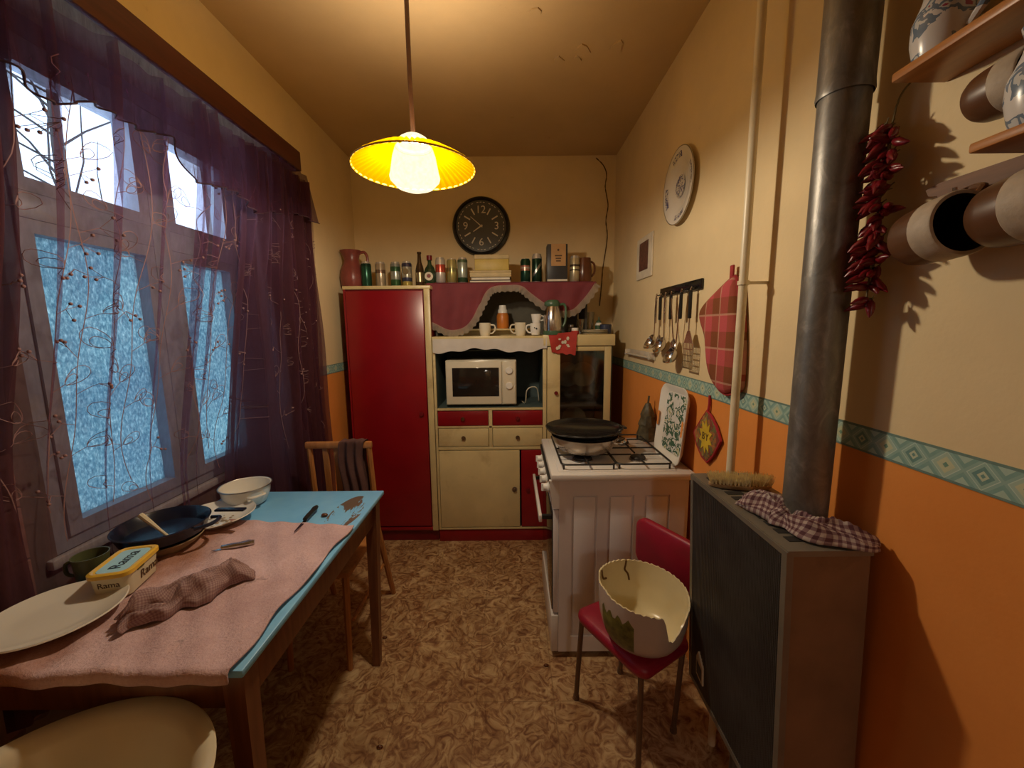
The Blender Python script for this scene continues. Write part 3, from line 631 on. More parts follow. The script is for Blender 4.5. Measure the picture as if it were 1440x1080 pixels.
MB().lathe([(0, 0), (.013, 0), (.013, .004), (0, .004)], 12, (0, -.0345, .047), Matrix.Rotation(R_(90), 3, 'X')).local('label_print', 'jug_red', t); MB().lathe([(.018, .150), (.018, .18), (0, .18)], 16).local('cap', 'red_dark', t)
# stacked boxes and books
z = SZ
def bx(name, label, cat, u0, u1, h, mt, depth=.20, y=TY-.05, extra=None, grp='boxes and books stacked on the top shelf'):
    global z
    x0, x1 = px_x(u0), px_x(u1); t = thing(name, label, cat, ((x0+x1)/2, y+depth/2, z), 0, grp); w_ = (x1-x0)/2
    if cat == 'book':
        MB().rbox(-w_, w_, -depth/2, depth/2, .003, h-.003, .001, 1).local('pages', 'paper', t); MB().rbox(-w_-.003, w_+.003, -depth/2-.003, depth/2, 0, .003, .001, 1).local('cover', mt, t); MB().rbox(-w_-.003, w_+.003, -depth/2-.003, depth/2, h-.003, h, .001, 1).local('cover', mt, t)
    else:
        MB().rbox(-w_, w_, -depth/2, depth/2, 0, h*.72, .003).local('box_body', mt, t); MB().rbox(-w_-.002, w_+.002, -depth/2-.002, depth/2+.002, h*.72, h, .004).local('lid', extra or mt, t)
    z += h; return t
bx('book', 'dark covered book lowest in the stack under the clock', 'book', 662, 718, .016, 'book_dark')
bx('book', 'pale paged book second from the bottom of the stack', 'book', 664, 717, .020, 'book_dark')
bx('flat_box', 'wide cream cardboard box under the yellow one', 'box', 662, 719, .042, 'box_cream')
bx('plastic_box', 'yellow box topmost on the stack below the clock', 'box', 669, 716, .100, 'box_yellow', .16, extra='box_cream')
x0, x1 = px_x(769), px_x(797); t = thing('gift_box', 'black bottle box with tan label on the top shelf', 'box', ((x0+x1)/2, TY+.02, SZ)); w_ = (x1-x0)/2
MB().rbox(-w_, w_, -.05, .05, 0, .243, .003).local('box_body', 'box_black', t); MB().box(-w_+.025, w_-.012, -.0515, -.0495, .105, .243).local('label', 'label_tan', t, None); MB().box(-w_, w_, -.0515, -.0495, .008, .02).local('foot_stripe', 'paper', t, None)
MB().lathe([(0, 0), (.007, 0), (.007, .002), (0, .002)], 10, (.005, -.052, .205), Matrix.Rotation(R_(90), 3, 'X')).local('emblem', 'ink_brown', t)
for q_, s_ in ((.165, .9), (.148, .7), (.132, .6)): MB().box(.006-.026*s_, .006+.026*s_, -.0525, -.051, q_, q_+.008).local('label_line', 'ink_brown', t, None)
t = thing('brown_mug', 'dark brown glazed mug at the right end of the top shelf', 'mug', (px_x(822), TY+.03, SZ))
MB().lathe([(0, 0), (.042, 0), (.050, .02), (.052, .08), (.046, .14), (.044, .16), (.040, .158), (.044, .08), (0, .01)], 26).local('body', 'brown_glaze', t); MB().tube(smooth_path([(.045, 0, .14), (.068, 0, .12), (.070, 0, .07), (.050, 0, .04)], 5), .007, 7).local('handle', 'brown_glaze', t)

# ---- things on the dresser ledge
LZ = 1.405
def mug(name, label, u, y, zb, mt, hs, r=.038, h=.085, grp=None):
    t = thing(name, label, 'cup', (aty(u, 460, y).x, y, zb), 0, grp)
    MB().lathe([(0, 0), (r*.75, 0), (r*.85, .008), (r, h*.5), (r*.98, h), (r*.92, h), (r*.93, h*.5), (r*.75, .012), (0, .01)], 26).local('body', mt, t)
    MB().tube(smooth_path([(hs*r*.95, 0, h*.85), (hs*r*1.6, 0, h*.8), (hs*r*1.75, 0, h*.5), (hs*r*1.3, 0, h*.22), (hs*r*.85, 0, h*.2)], 5), .005, 7).local('handle', mt, t); return t
mug('tea_cup', 'cream cup left of the orange bottle with its handle to the right', 682, 2.63, 1.400, 'cup_white', 1, grp='pair of cream cups on the dresser ledge')
mug('tea_cup', 'cream cup right of the orange bottle with its handle to the left', 732, 2.63, 1.400, 'cup_white', -1, grp='pair of cream cups on the dresser ledge')
t = thing('squeeze_bottle', 'orange plastic bottle with white cap between two cups', 'bottle', (aty(707, 450, 2.80).x, 2.80, 1.4475))
MB().lathe([(0, 0), (.038, 0), (.042, .01), (.042, .085), (.034, .105), (0, .105)], 24).local('body', 'orange_plastic', t); MB().lathe([(.033, .100), (.033, .125), (.026, .135), (.024, .158), (0, .158)], 24).local('cap', 'plastic_white', t)
t = mug('tea_cup', 'lower white cup with dark mark left of the steel jug', 753, 2.60, LZ, 'plastic_white', -1, .034, .075); MB().lathe([(0, 0), (.006, 0), (.006, .002), (0, .002)], 8, (.004, -.035, .04), Matrix.Rotation(R_(90), 3, 'X')).local('printed_mark', 'ink', t); MB().lathe([(0, 0), (.004, 0), (.004, .002), (0, .002)], 8, (-.008, -.034, .045), Matrix.Rotation(R_(90), 3, 'X')).local('printed_mark', 'ink', t)
t = thing('tea_cup', 'upper white cup stacked left of the steel jug', 'cup', (aty(754, 430, 2.60).x, 2.60, LZ+.076)); MB().lathe([(0, 0), (.024, 0), (.033, .05), (.033, .056), (.030, .055), (.022, .006), (0, .005)], 24).local('body', 'plastic_white', t); MB().tube(smooth_path([(.030, 0, .045), (.048, 0, .04), (.046, 0, .02), (.028, 0, .015)], 4), .004, 6).local('handle', 'plastic_white', t)
t = thing('thermos_jug', 'steel vacuum jug with green lid and base on the dresser', 'thermos', (aty(777, 455, 2.585).x, 2.585, LZ))
MB().lathe([(.058, .024), (.061, .06), (.058, .11), (.049, .155), (.041, .180)], 32).local('steel_body', 'steel', t); MB().lathe([(0, 0), (.059, 0), (.061, .01), (.060, .026), (.057, .026)], 32).local('base_ring', 'thermos_green', t)
MB().lathe([(.042, .178), (.045, .185), (.044, .205), (.034, .218), (0, .218)], 28, rfun=lambda a, i: 1+.25*max(0, math.cos(a-math.pi*1.1))**10*(1 if 0 < i < 3 else 0)).local('lid', 'thermos_green', t); MB().tube(smooth_path([(.044, 0, .19), (.075, 0, .19), (.085, 0, .15), (.08, 0, .08), (.06, 0, .045)], 6), .008, 8).local('handle', 'thermos_green', t)
t = thing('sauce_bottle', 'small red bottle with white cap beside the steel jug', 'bottle', (aty(809, 470, 2.56).x, 2.575, LZ)); MB().lathe([(0, 0), (.024, 0), (.026, .008), (.026, .02), (.020, .026), (0, .026)], 18).local('body', 'red_plastic', t); MB().lathe([(.022, .024), (.022, .042), (0, .042)], 18).local('cap', 'plastic_white', t)
t = thing('drinking_glass', 'small clear glass right of the steel jug', 'glass', (aty(816, 460, 2.75).x, 2.75, LZ)); MB().lathe([(0, 0), (.026, 0), (.032, .10), (.030, .10), (.024, .006), (0, .006)], 20).local('glass_wall', 'drink_glass', t)
t = thing('salt_shaker', 'small clear jar with steel top behind the red bottle', 'jar', (aty(803, 460, 2.72).x, 2.72, LZ)); MB().lathe([(0, 0), (.022, 0), (.024, .045), (.018, .05), (0, .05)], 16).local('jar', 'drink_glass', t); MB().lathe([(.019, .049), (.019, .062), (.010, .068), (0, .068)], 16).local('top', 'steel_dull', t)
t = thing('tall_glass', 'smoky tall glass at the right side of the open shelf', 'glass', (aty(830, 455, 2.80).x, 2.83, LZ)); MB().lathe([(0, 0), (.028, 0), (.034, .15), (.032, .15), (.026, .006), (0, .006)], 20).local('glass_wall', 'drink_glass', t)
t = thing('plate_stack', 'flat cream plates stacked on the right end of the ledge', 'plates', (.55, 2.66, LZ))
for k in range(3): MB().lathe([(0, 0), (.05, 0), (.085, .006), (.086, .009), (.05, .004), (0, .004)], 30, (0, 0, .0095*k)).local('plate', 'porcelain_cream', t)
t = thing('spray_bottle', 'white and green bottle with pointed nozzle beside the wall', 'bottle', (aty(838, 450, 2.80).x+.02, 2.80, LZ)); MB().lathe([(0, 0), (.024, 0), (.025, .02), (.025, .06), (.018, .075), (0, .075)], 18).local('body', 'plastic_white', t); MB().lathe([(.0255, .03), (.0255, .058)], 18).local('label', 'thermos_green', t); MB().lathe([(.017, .074), (.017, .088), (.005, .094), (.004, .115), (0, .116)], 14).local('nozzle', 'thermos_green', t)
t = thing('round_tin', 'dark blue round tin beside the right wall', 'tin', (aty(853, 450, 2.72).x, 2.74, LZ)); MB().lathe([(0, 0), (.036, 0), (.038, .006), (.038, .05), (0, .05)], 24).local('body', 'blue_tin', t); MB().lathe([(.039, .046), (.039, .06), (.034, .064), (0, .064)], 24).local('lid', 'blue_tin', t)
# red cloth potholder hanging on the ledge corner
hp = thing('red_potholder', 'red printed cloth square hanging from the dresser ledge', 'potholder', (.30, YF-.02, 1.25))
a_ = [aty(u, v, YF-.02) for u, v in ((771, 470), (812, 466), (809, 499), (776, 496))]
def hf(s, t):
    p = a_[0].lerp(a_[1], s).lerp(a_[3].lerp(a_[2], s), t); return (p.x, YF-.021-.006*math.sin(s*6+t*3), p.z+.004*math.sin(s*18)*t)
m = MB(); m.grid(16, 14, hf); m.build('cloth', 'red_print', hp, 180)
m = MB()
for k in range(9): c = hf(.25+.5*rnd.random(), .25+.5*rnd.random()); m.lathe([(0, 0), (.010, 0), (.008, .002), (0, .002)], 7, (c[0], c[1]-.004, c[2]), Matrix.Rotation(R_(90), 3, 'X') @ Matrix.Diagonal((1, .5+rnd.random(), 1)))
m.build('flower_print', 'paper', hp)
# plates standing inside the glazed cupboard
for xx, zz in ((.39, 1.12), (.50, 1.12), (.44, .80)):
    t = tag(MB().lathe([(0, 0), (.05, 0), (.085, .012), (.087, .016), (.05, .006), (0, .005)], 30, (0, 0, 0), Matrix.Rotation(R_(78), 3, 'X')).build('display_plate', 'cup_white'), {.39: 'left pale plate standing behind the glazed dresser door', .50: 'right pale plate standing behind the glazed dresser door', .44: 'lower pale plate standing behind the glazed dresser door'}[xx], 'plate'); t.location = (xx, 2.80, zz)

# ---- wall clock
ck = thing('wall_clock', 'large round black wall clock on the back wall', 'clock', (-.211, WY-.004, 2.18))
cr = .205; ry = Matrix.Rotation(R_(90), 3, 'X')
MB().lathe([(0, .0), (cr, .0), (cr+.004, .012), (cr-.004, .030), (cr-.018, .036), (cr-.026, .026)], 64, (0, 0, 0), ry).local('bezel', 'clock_black', ck)
fc = MB().lathe([(0, .0235), (cr-.022, .0235), (cr-.022, .020), (0, .020)], 64, (0, 0, 0), ry).local('dial', 'clock_face', ck)
mx = lambda x, z: frame_mx((x, -.0245, z), (1, 0, 0), (0, 0, 1))
for h in range(12):
    a = R_(90-30*h); c, s = math.cos(a), math.sin(a)
    if h % 3 == 0: text('numeral', {0: '12', 3: '3', 6: '6', 9: '9'}[h], .074, mx(.112*c, .112*s), 'clock_mark', fc, .001)
    else:
        p0, p1 = .090, .138; wv = .0045; MB().add([(p0*c-wv*s, -.025, p0*s+wv*c), (p0*c+wv*s, -.025, p0*s-wv*c), (p1*c+wv*s, -.025, p1*s-wv*c), (p1*c-wv*s, -.025, p1*s+wv*c)], [(0, 1, 2, 3)]).local('hour_mark', 'clock_mark', fc, None)
    for k in (-1, 0, 1):
        a2 = a+R_(8*k); MB().box(-.007, .007, -.0004, .0004, -.0016, .0016)
        q0 = .162; MB().add([((q0)*math.cos(a2-.04), -.0245, q0*math.sin(a2-.04)), (q0*math.cos(a2+.04), -.0245, q0*math.sin(a2+.04)), ((q0+.004)*math.cos(a2+.04), -.0245, (q0+.004)*math.sin(a2+.04)), ((q0+.004)*math.cos(a2-.04), -.0245, (q0+.004)*math.sin(a2-.04))], [(0, 1, 2, 3)]).local('minute_mark', 'clock_mark', fc, None)
for nm, L, dg, wv in (('minute_hand', .098, 139, .0035), ('hour_hand', .068, 214, .005)):
    a = R_(dg); c, s = math.cos(a), math.sin(a); MB().prism([(-.012*c-wv*s, -.012*s+wv*c), (-.012*c+wv*s, -.012*s-wv*c), (L*c+wv*.5*s, L*s-wv*.5*c), (L*c-wv*.5*s, L*s+wv*.5*c)], -.030, -.028, 'xz').local(nm, 'clock_mark', ck, None)

# ================================================================== pendant lamp
LB = LAMP.z-.067                                 # lowest point of the glass
la = thing('pendant_lamp', 'lit pendant lamp with ribbed amber glass dish and milk glass cylinder', 'lamp', (LAMP.x, LAMP.y, LB))
lx, ly = LAMP.x, LAMP.y
RN = 264; m = MB(); vs = []; n = 10; DR = .200
for j in range(RN):
    a = 2*math.pi*j/RN
    for i in range(n):
        t = i/(n-1); r = .058+(DR-.058)*t; z = LB+.138-.066*t**1.35 + .0052*math.cos(a*44)*min(1, t*2.5)
        vs.append((lx+r*math.cos(a+.10*t), ly+r*math.sin(a+.10*t), z))
m.add(vs, [(j*n+i, ((j+1) % RN)*n+i, ((j+1) % RN)*n+i+1, j*n+i+1) for j in range(RN) for i in range(n-1)])
dish = m.build('amber_dish', 'lamp_amber_glass', la, 60)
MB().tube([(lx+(DR+.001)*math.cos(2*math.pi*i/72), ly+(DR+.001)*math.sin(2*math.pi*i/72), LB+.072) for i in range(72)], .003, 6, close=True).build('rim', 'lamp_rim', dish)
MB().lathe([(.050, LB+.150), (.058, LB+.145), (.070, LB+.11), (.079, LB+.06), (.083, LB+.045), (.081, LB+.036), (.060, LB+.014), (.03, LB+.003), (0, LB)], 40, (lx, ly, 0)).build('milk_glass', 'lamp_milk_glass', la, 60)
MB().lathe([(0, LB+.178), (.03, LB+.174), (.046, LB+.164), (.053, LB+.15), (.053, LB+.142)], 32, (lx, ly, 0)).build('glass_cap', 'lamp_milk_glass', la, 60)
MB().tube([(lx, ly, LB+.175), (lx-.004, ly, LB+.35), (lx-.004, ly, WZ)], .0075, 8).build('hanging_rod', 'cable_brown', la)
MB().lathe([(0, WZ-.05), (.03, WZ-.045), (.045, WZ-.0), (0, WZ)], 20, (lx-.004, ly, 0)).build('ceiling_rose', 'cable_brown', la)
ld = bpy.data.lights.new('bulb', 'POINT'); ld.energy = LAMP_POWER; ld.color = LAMP_COLOR; ld.shadow_soft_size = .035
lo = bpy.data.objects.new('bulb', ld); COL.objects.link(lo); lo.parent = la; lo.location = LAMP-Vector((lx, ly, LB))

# fill lamp added behind the camera to brighten the cooker and heater sides
hp_ = thing('fill_lamp', 'round ceiling globe lamp in the hall behind the doorway', 'lamp', (.33, YB-.75, 2.18))  # added fill lamp, out of view behind the camera
mat('fill_globe_holder', (.5, .45, .36), .4); t = NT('fill_globe_glass'); t.t.nodes.remove(t.b); e_ = t.n('ShaderNodeEmission', i_Color=(1, .90, .76), i_Strength=FILL_STRENGTH); t.l(e_.outputs[0], t.out.inputs[0])
MB().lathe([(.12*math.sin(math.pi*i/16), .12*math.cos(math.pi*i/16)) for i in range(17)], 32, (.33, YB-.75, 2.18)).build('fill_globe', 'fill_globe_glass', hp_, 180)
MB().tube([(.33, YB-.75, 2.29), (.33, YB-.75, WZ)], .02, 10).build('fill_holder', 'fill_globe_holder', hp_)

# ================================================================== gas cooker (front faces the table, side faces the camera)
st = thing('gas_cooker', 'white gas cooker with panelled side and four burner hob', 'cooker', (.47, 1.84, 0))
sx0, sx1, sy0, sy1 = .192, .752, 1.580, 2.10
MB().box(sx0, .735, sy0+.006, sy1, .03, .82).build('body', 'stove_side', st, None)
# side panel: raised border with three recessed fields
pz0, pz1 = .03, .82; cols = [(.245, .352), (.398, .505), (.548, .655)]
m = MB(); ys, yr = sy0, sy0+.006
xs = [sx0] + [v for c in cols for v in c] + [.720]
for i in range(0, len(xs), 2): m.box(xs[i], xs[i+1], ys, yr, .105, .755)
m.box(sx0, .720, ys, yr, pz0, .105).box(sx0, .720, ys, yr, .755, pz1)
sp = m.build('side_panel', 'stove_side', st, None)
for a, b in cols: MB().rbox(a+.008, b-.008, sy0+.001, sy0+.008, .113, .747, .004).build('pressed_field', 'stove_side', sp)
MB().rbox(sx0-.035, sx1, sy0-.018, sy1+.01, .822, .852, .007).build('hob_rim', 'enamel_white', st)
MB().rbox(.19, .685, sy0+.012, sy1-.02, .846, .856, .004).build('hob_plate', 'enamel_white', st)
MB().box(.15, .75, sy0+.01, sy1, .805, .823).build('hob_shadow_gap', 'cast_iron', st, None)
# front: control panel, knobs, door, drawer
cpn = MB().add([(.150, sy0-.008, .822), (.150, sy1, .822), (sx0, sy1, .822), (sx0, sy0-.008, .822), (.165, sy0-.008, .700), (.165, sy1, .700), (sx0, sy1, .700), (sx0, sy0-.008, .700)], [(0, 1, 2, 3), (4, 7, 6, 5), (0, 4, 5, 1), (1, 5, 6, 2), (2, 6, 7, 3), (3, 7, 4, 0)]).build('control_panel', 'enamel_white', st, None)
for k in range(5):
    y = sy0+.07+.095*k; MB().lathe([(0, 0), (.021, 0), (.023, .004), (.017, .010), (.015, .026), (.0, .028)], 18, (.157, y, .765), Matrix.Rotation(R_(-90), 3, 'Y')).rbox(.122, .148, y-.004, y+.004, .748, .782, .002, 1).build('knob', 'plastic_white', cpn)
od = MB().rbox(.168, sx0, sy0+.004, sy1-.004, .215, .690, .004).build('oven_door', 'stove_side', st)
MB().rbox(.163, .170, sy0+.012, sy1-.012, .225, .680, .003).build('door_glass', 'oven_glass', od)
MB().rbox(.108, .122, sy0+.015, sy1-.015, .630, .662, .004).build('door_handle', 'enamel_white', od)
for y in (sy0+.035, sy1-.035): MB().box(.120, .165, y-.008, y+.008, .638, .655).build('handle_bracket', 'knife_black', od, None)
MB().rbox(.160, sx0, sy0, sy1-.004, .03, .205, .005).build('bottom_drawer', 'enamel_white', st)
# burners and pan supports
BUR = [(.315, 1.735, .045), (.315, 1.975, .036), (.565, 1.735, .036), (.565, 1.975, .030)]
for x, y, r in BUR:
    q = MB().lathe([(0, .856), (r*1.05, .856), (r*1.0, .862), (r*.8, .864), (0, .864)], 26, (x, y, 0)).build('burner', 'steel_dull', st)
    MB().lathe([(0, .864), (r*.92, .864), (r*.95, .867), (r*.85, .873), (0, .874)], 26, (x, y, 0)).build('burner_cap', 'burner_cap', q)
for x0, x1 in ((.205, .436), (.440, .672)):
    m = MB(); z = .880; yy0, yy1 = sy0+.025, sy1-.035
    m.tube([(x, y, z) for x, y in rounded_poly(x1-x0, yy1-yy0, .025, 4, (x0+x1)/2, (yy0+yy1)/2)], .0042, 6, close=True)
    cx = (x0+x1)/2; m.tube([(x0, (yy0+yy1)/2, z), (x1, (yy0+yy1)/2, z)], .004, 6)
    for y in (1.735, 1.975): m.tube([(x0, y, z), (cx-.022, y, z)], .004, 6); m.tube([(cx+.022, y, z), (x1, y, z)], .004, 6)
    for ya, yb in ((yy0, 1.713), (1.757, (yy0+yy1)/2), ((yy0+yy1)/2, 1.953), (1.997, yy1)): m.tube([(cx, ya, z), (cx, yb, z)], .004, 6)
    for x in (x0+.01, x1-.01):
        for y in (yy0+.01, yy1-.01): m.tube([(x, y, .856), (x, y, z)], .004, 6)
    m.build('pan_support', 'cast_iron', st)
# pans on the hob
pc = Vector((.335, 1.80))
t = thing('steel_pan', 'wide steel pan on the front burners under the black pan', 'pan', (pc.x, pc.y, .8845))
MB().lathe([(0, 0), (.095, 0), (.120, .010), (.147, .050), (.154, .074), (.150, .074), (.117, .015), (0, .006)], 40).local('body', 'pan_glassy', t)
MB().tube(smooth_path([(.11, -.09, .058), (.145, -.105, .062), (.172, -.06, .062), (.15, -.01, .058)], 6), .007, 8).local('side_handle', 'steel', t)
t = thing('black_pan', 'black enamel pan set on top of the steel pan', 'pan', (pc.x, pc.y+.02, .9592))
MB().lathe([(0, 0), (.13, 0), (.150, .005), (.172, .018), (.180, .030), (.177, .032), (.168, .022), (.145, .010), (0, .007)], 48).local('body', 'black_enamel', t)
MB().rbox(.170, .196, -.025, .025, .022, .031, .004).local('side_grip', 'black_enamel', t)

# tray leaning on the wall behind the hob
ty = thing('serving_tray', 'white serving tray with green vegetable print leaning on the wall', 'tray', (.70, 1.73, .853))
# tray frame: bottom edge on the hob, top edge touching the wall; long axis runs slightly askew
tb = [Vector((.712, 1.600, .8535)), Vector((.700, 1.860, .8535))]; 
ux = (tb[1]-tb[0]).normalized(); upv = (Vector((.738, 1.720, 1.19))-(tb[0]+tb[1])/2); upv -= ux*upv.dot(ux); H_ = upv.length; upv.normalize(); nv = upv.cross(ux).normalized()
if nv.x > 0: nv = -nv
W_ = .262; oc = (tb[0]+tb[1])/2+upv*H_/2
def tp(a, b, h): return oc+ux*a+upv*b+nv*h
def ring(w_, h_, r_, hh): return [tp(a, b, hh) for a, b in rounded_poly(w_, h_, r_, 6)]
loops = [ring(W_-.07, H_-.07, .03, .002), ring(W_-.06, H_-.06, .035, .003), ring(W_-.012, H_-.012, .05, .022), ring(W_, H_, .055, .023), ring(W_, H_, .055, .019), ring(W_-.05, H_-.05, .04, -.002)]
vs = [v for L in loops for v in L]; n = len(loops[0]); fs = [tuple(range(n))]+[(k*n+i, k*n+(i+1) % n, (k+1)*n+(i+1) % n, (k+1)*n+i) for k in range(5) for i in range(n)]+[tuple(range(5*n, 6*n))[::-1]]
MB().add(vs, fs).build('dish', 'plastic_white', ty, 40)
MB().add([tp(a, b, .0035) for a, b in rounded_poly(W_-.075, H_-.075, .03, 5)], [tuple(range(24))]).build('vegetable_print', 'tray_print', ty, None)
for s in (1, -1): MB().add([tp(a, b+s*.0, .0245) for a, b in rounded_poly(.016, .07, .008, 4, s*(W_/2-.012), 0)], [tuple(range(20))]).build('hand_slot', 'red_plastic' if False else 'wall_paint', ty, None)
# small dark ornament hanging at the back
og = thing('hanging_ornament', 'small dark woven ornament standing behind the hob by the wall', 'ornament', (.715, 2.06, .855))
MB().lathe([(0, 0), (.048, 0), (.052, .03), (.042, .07), (.046, .085), (.034, .12), (.036, .135), (.022, .17), (.012, .195), (0, .20)], 18, rfun=lambda a, i: 1+.10*math.sin(a*7+i)).local('body', 'figurine', og)
MB().tube([(0, 0, .195), (.004, 0, .235)], .005, 6).local('stem', 'figurine', og)

# ================================================================== red chair and the broken pot
ch = thing('red_chair', 'low red vinyl chair with brown metal legs in front of the cooker', 'chair', (.42, 1.24, 0))
Fp, Lp, Rp, Bp = Vector((.385, 1.062)), Vector((.222, 1.342)), Vector((.590, 1.190)), Vector((.445, 1.455)); zc = .42
def seat_pt(a, b): return Fp.lerp(Lp, a).lerp(Rp.lerp(Bp, a), b)
poly = []
for a, b in rounded_poly(1, 1, .14, 5, .5, .5): poly.append(seat_pt(a, b))
cen = seat_pt(.5, .5); m = MB(); rings = []
for s_, z_ in ((.93, .378), (1, .385), (1.02, .398), (1.0, .412), (.9, .42), (.5, .425), (.05, .427)): rings.append([(cen.x+(p.x-cen.x)*s_, cen.y+(p.y-cen.y)*s_, z_) for p in poly])
n = len(poly); m.add([v for L in rings for v in L], [tuple(range(n))[::-1]]+[(k*n+i, k*n+(i+1) % n, (k+1)*n+(i+1) % n, (k+1)*n+i) for k in range(len(rings)-1) for i in range(n)]+[tuple(range((len(rings)-1)*n, len(rings)*n))])
m.build('seat', 'red_vinyl', ch, 60)
for p, o in ((Fp, (.012, .045)), (Lp, (.018, .040)), (Rp, (-.02, .06)), (Bp, (.0, .045))):
    q = cen.lerp(p, .86); MB().tube([(q.x, q.y, .385), (p.x+o[0], p.y+o[1], .012)], .0095, 8).lathe([(0, 0), (.012, 0), (.012, .018), (0, .018)], 10, (p.x+o[0], p.y+o[1], 0)).build('leg', 'brown_metal', ch)
# backrest pad along the far edge
d = (Bp-Rp).normalized(); nrm = Vector((d.y, -d.x)); e0 = Rp.lerp(Bp, .0)+Vector((.0, .03)); wd = (Bp-Rp).length
m = MB(); rings = []
pl = rounded_poly(wd, .20, .05, 6, wd/2, .60)
for s_, h_ in ((.90, -.016), (1, -.008), (1, .008), (.90, .016)):
    rings.append([(e0.x+d.x*(wd/2+(a-wd/2)*s_)+ (h_+.07)*.84, e0.y+d.y*(wd/2+(a-wd/2)*s_)+(h_+.07)*.5, .60+(b-.60)*s_) for a, b in pl])
n = len(pl); m.add([v for L in rings for v in L], [tuple(range(n))[::-1]]+[(k*n+i, k*n+(i+1) % n, (k+1)*n+(i+1) % n, (k+1)*n+i) for k in range(3) for i in range(n)]+[tuple(range(3*n, 4*n))])
m.build('backrest', 'red_vinyl', ch, 60)
for k in (.2, .8):
    q = e0+d*wd*k; MB().tube([(q.x-.03, q.y-.02, .39), (q.x+.05, q.y+.028, .46), (q.x+.058, q.y+.034, .60)], .008, 8).build('back_post', 'brown_metal', ch)

bp = thing('broken_pot', 'cream enamel pot with jagged broken rim on the red chair', 'pot', (.425, 1.205, .4275))
def rimh(a):
    a = math.degrees(a) % 360
    pts = [(0, .165), (40, .172), (80, .180), (110, .187), (140, .193), (155, .198), (163, .208), (170, .186), (180, .190), (196, .196), (210, .186), (235, .180), (258, .176), (277, .168), (284, .092), (291, .080), (303, .112), (318, .146), (340, .152), (360, .165)]
    for (p, q), (r, s_) in zip(pts, pts[1:]):
        if p <= a <= r: return q+(s_-q)*(a-p)/(r-p)
    return .15
m = MB(); SEG = 120; PR = [(.0, 0), (.086, 0), (.112, .012), (.128, .04), (.140, .09), (.143, .14), (.144, .20)]
def prof(z, r0):
    for (r, a), (r2, b) in zip(PR[1:], PR[2:]):
        if a <= z <= b: return r+(r2-r)*(z-a)/(b-a)-r0
    return .144-r0
nz = 12; vo, vi = [], []
for j in range(SEG):
    a = 2*math.pi*j/SEG; h = rimh(a)+.0025*math.sin(j*2.3)
    for k in range(nz): z_ = h*k/(nz-1); r = prof(z_, 0); vo.append((r*math.cos(a), r*math.sin(a), z_))
    for k in range(nz): z_ = .005+(h-.005)*k/(nz-1); r = prof(z_, .005); vi.append((r*math.cos(a), r*math.sin(a), z_))
fo = [(j*nz+k, ((j+1) % SEG)*nz+k, ((j+1) % SEG)*nz+k+1, j*nz+k+1) for j in range(SEG) for k in range(nz-1)]
m.cur = 0; o0 = len(m.v); m.add(vo, fo); m.cur = 1; o1 = len(m.v); m.add(vi, [f[::-1] for f in fo])
m.f += [(o0+j*nz+nz-1, o0+((j+1) % SEG)*nz+nz-1, o1+((j+1) % SEG)*nz+nz-1, o1+j*nz+nz-1) for j in range(SEG)]; m.mi += [1]*SEG
m.f += [tuple(o0+j*nz for j in range(SEG))[::-1]]; m.mi += [0]; m.f += [tuple(o1+j*nz for j in range(SEG))]; m.mi += [1]
me = m.mesh('pot_shell', ['pot_outer', 'pot_inner'], 40); o = bpy.data.objects.new('pot_shell', me); COL.objects.link(o); o.parent = bp
# olive picture on the outside
m = MB(); vs = []
for j in range(15):
    a = R_(192+50*j/14)
    for k in range(8): z_ = .030+.118*k/7*(.90+.10*math.sin(j*1.7)); r = prof(z_, 0)+.0008; vs.append((r*math.cos(a), r*math.sin(a), z_))
m.add(vs, [(j*8+k, (j+1)*8+k, (j+1)*8+k+1, j*8+k+1) for j in range(14) for k in range(7)]); m.local('olive_decal', 'olive_decal', bp, 60)
for pts in ([(97, .184), (98, .165), (99, .148), (94, .130), (92, .108)], [(152, .192), (150, .170), (144, .150), (136, .142)]):
    MB().tube(smooth_path([((prof(z_, .0055))*math.cos(R_(a)), prof(z_, .0055)*math.sin(R_(a)), z_) for a, z_ in pts], 4), .0038, 5).local('rust_crack', 'rust', bp)

# ================================================================== gas heater on the right wall, its flue, brush and cloth
hy0, hy1, hz0, hz1 = .745, 1.175, .31, 1.0
ht = thing('gas_heater', 'brown metal gas heater with dark mesh front on the right wall', 'heater', (.65, .96, hz0))
TL = .030/.69    # the case leans, its top standing a little off the wall
def hx(x, z): return x-(z-hz0)*TL
def hbox(mb, x0, x1, y0, y1, z0, z1):
    vs = [(hx(x, z), y, z) for z in (z0, z1) for x, y in ((x0, y0), (x1, y0), (x1, y1), (x0, y1))]
    return mb.add(vs, [(0, 3, 2, 1), (4, 5, 6, 7), (0, 1, 5, 4), (1, 2, 6, 5), (2, 3, 7, 6), (3, 0, 4, 7)])
FX, BX = .578, .752
hbox(MB(), FX+.012, BX, hy0+.004, hy1, hz0, hz1-.012).build('case', 'heater_side', ht, None)
tb_ = hbox(MB(), FX+.003, BX+.002, hy0-.001, hy1+.004, hz1-.012, hz1).build('top_plate', 'heater_frame', ht, None)
m = MB()
for k in range(11): y = hy0+.035+.034*k; hbox(m, FX+.03, FX+.075, y, y+.02, hz1, hz1+.0012)
m.build('top_slots', 'heater_dark', tb_, None)
fr = hbox(MB(), FX, FX+.014, hy0-.002, hy0+.014, hz0-.004, hz1-.002); hbox(fr, FX, FX+.014, hy1-.014, hy1+.002, hz0-.004, hz1-.002); hbox(fr, FX, FX+.014, hy0+.014, hy1-.014, hz0-.004, hz0+.012); hbox(fr, FX, FX+.014, hy0+.014, hy1-.014, hz1-.014, hz1-.002)
fr.build('front_frame', 'heater_frame', ht, None)
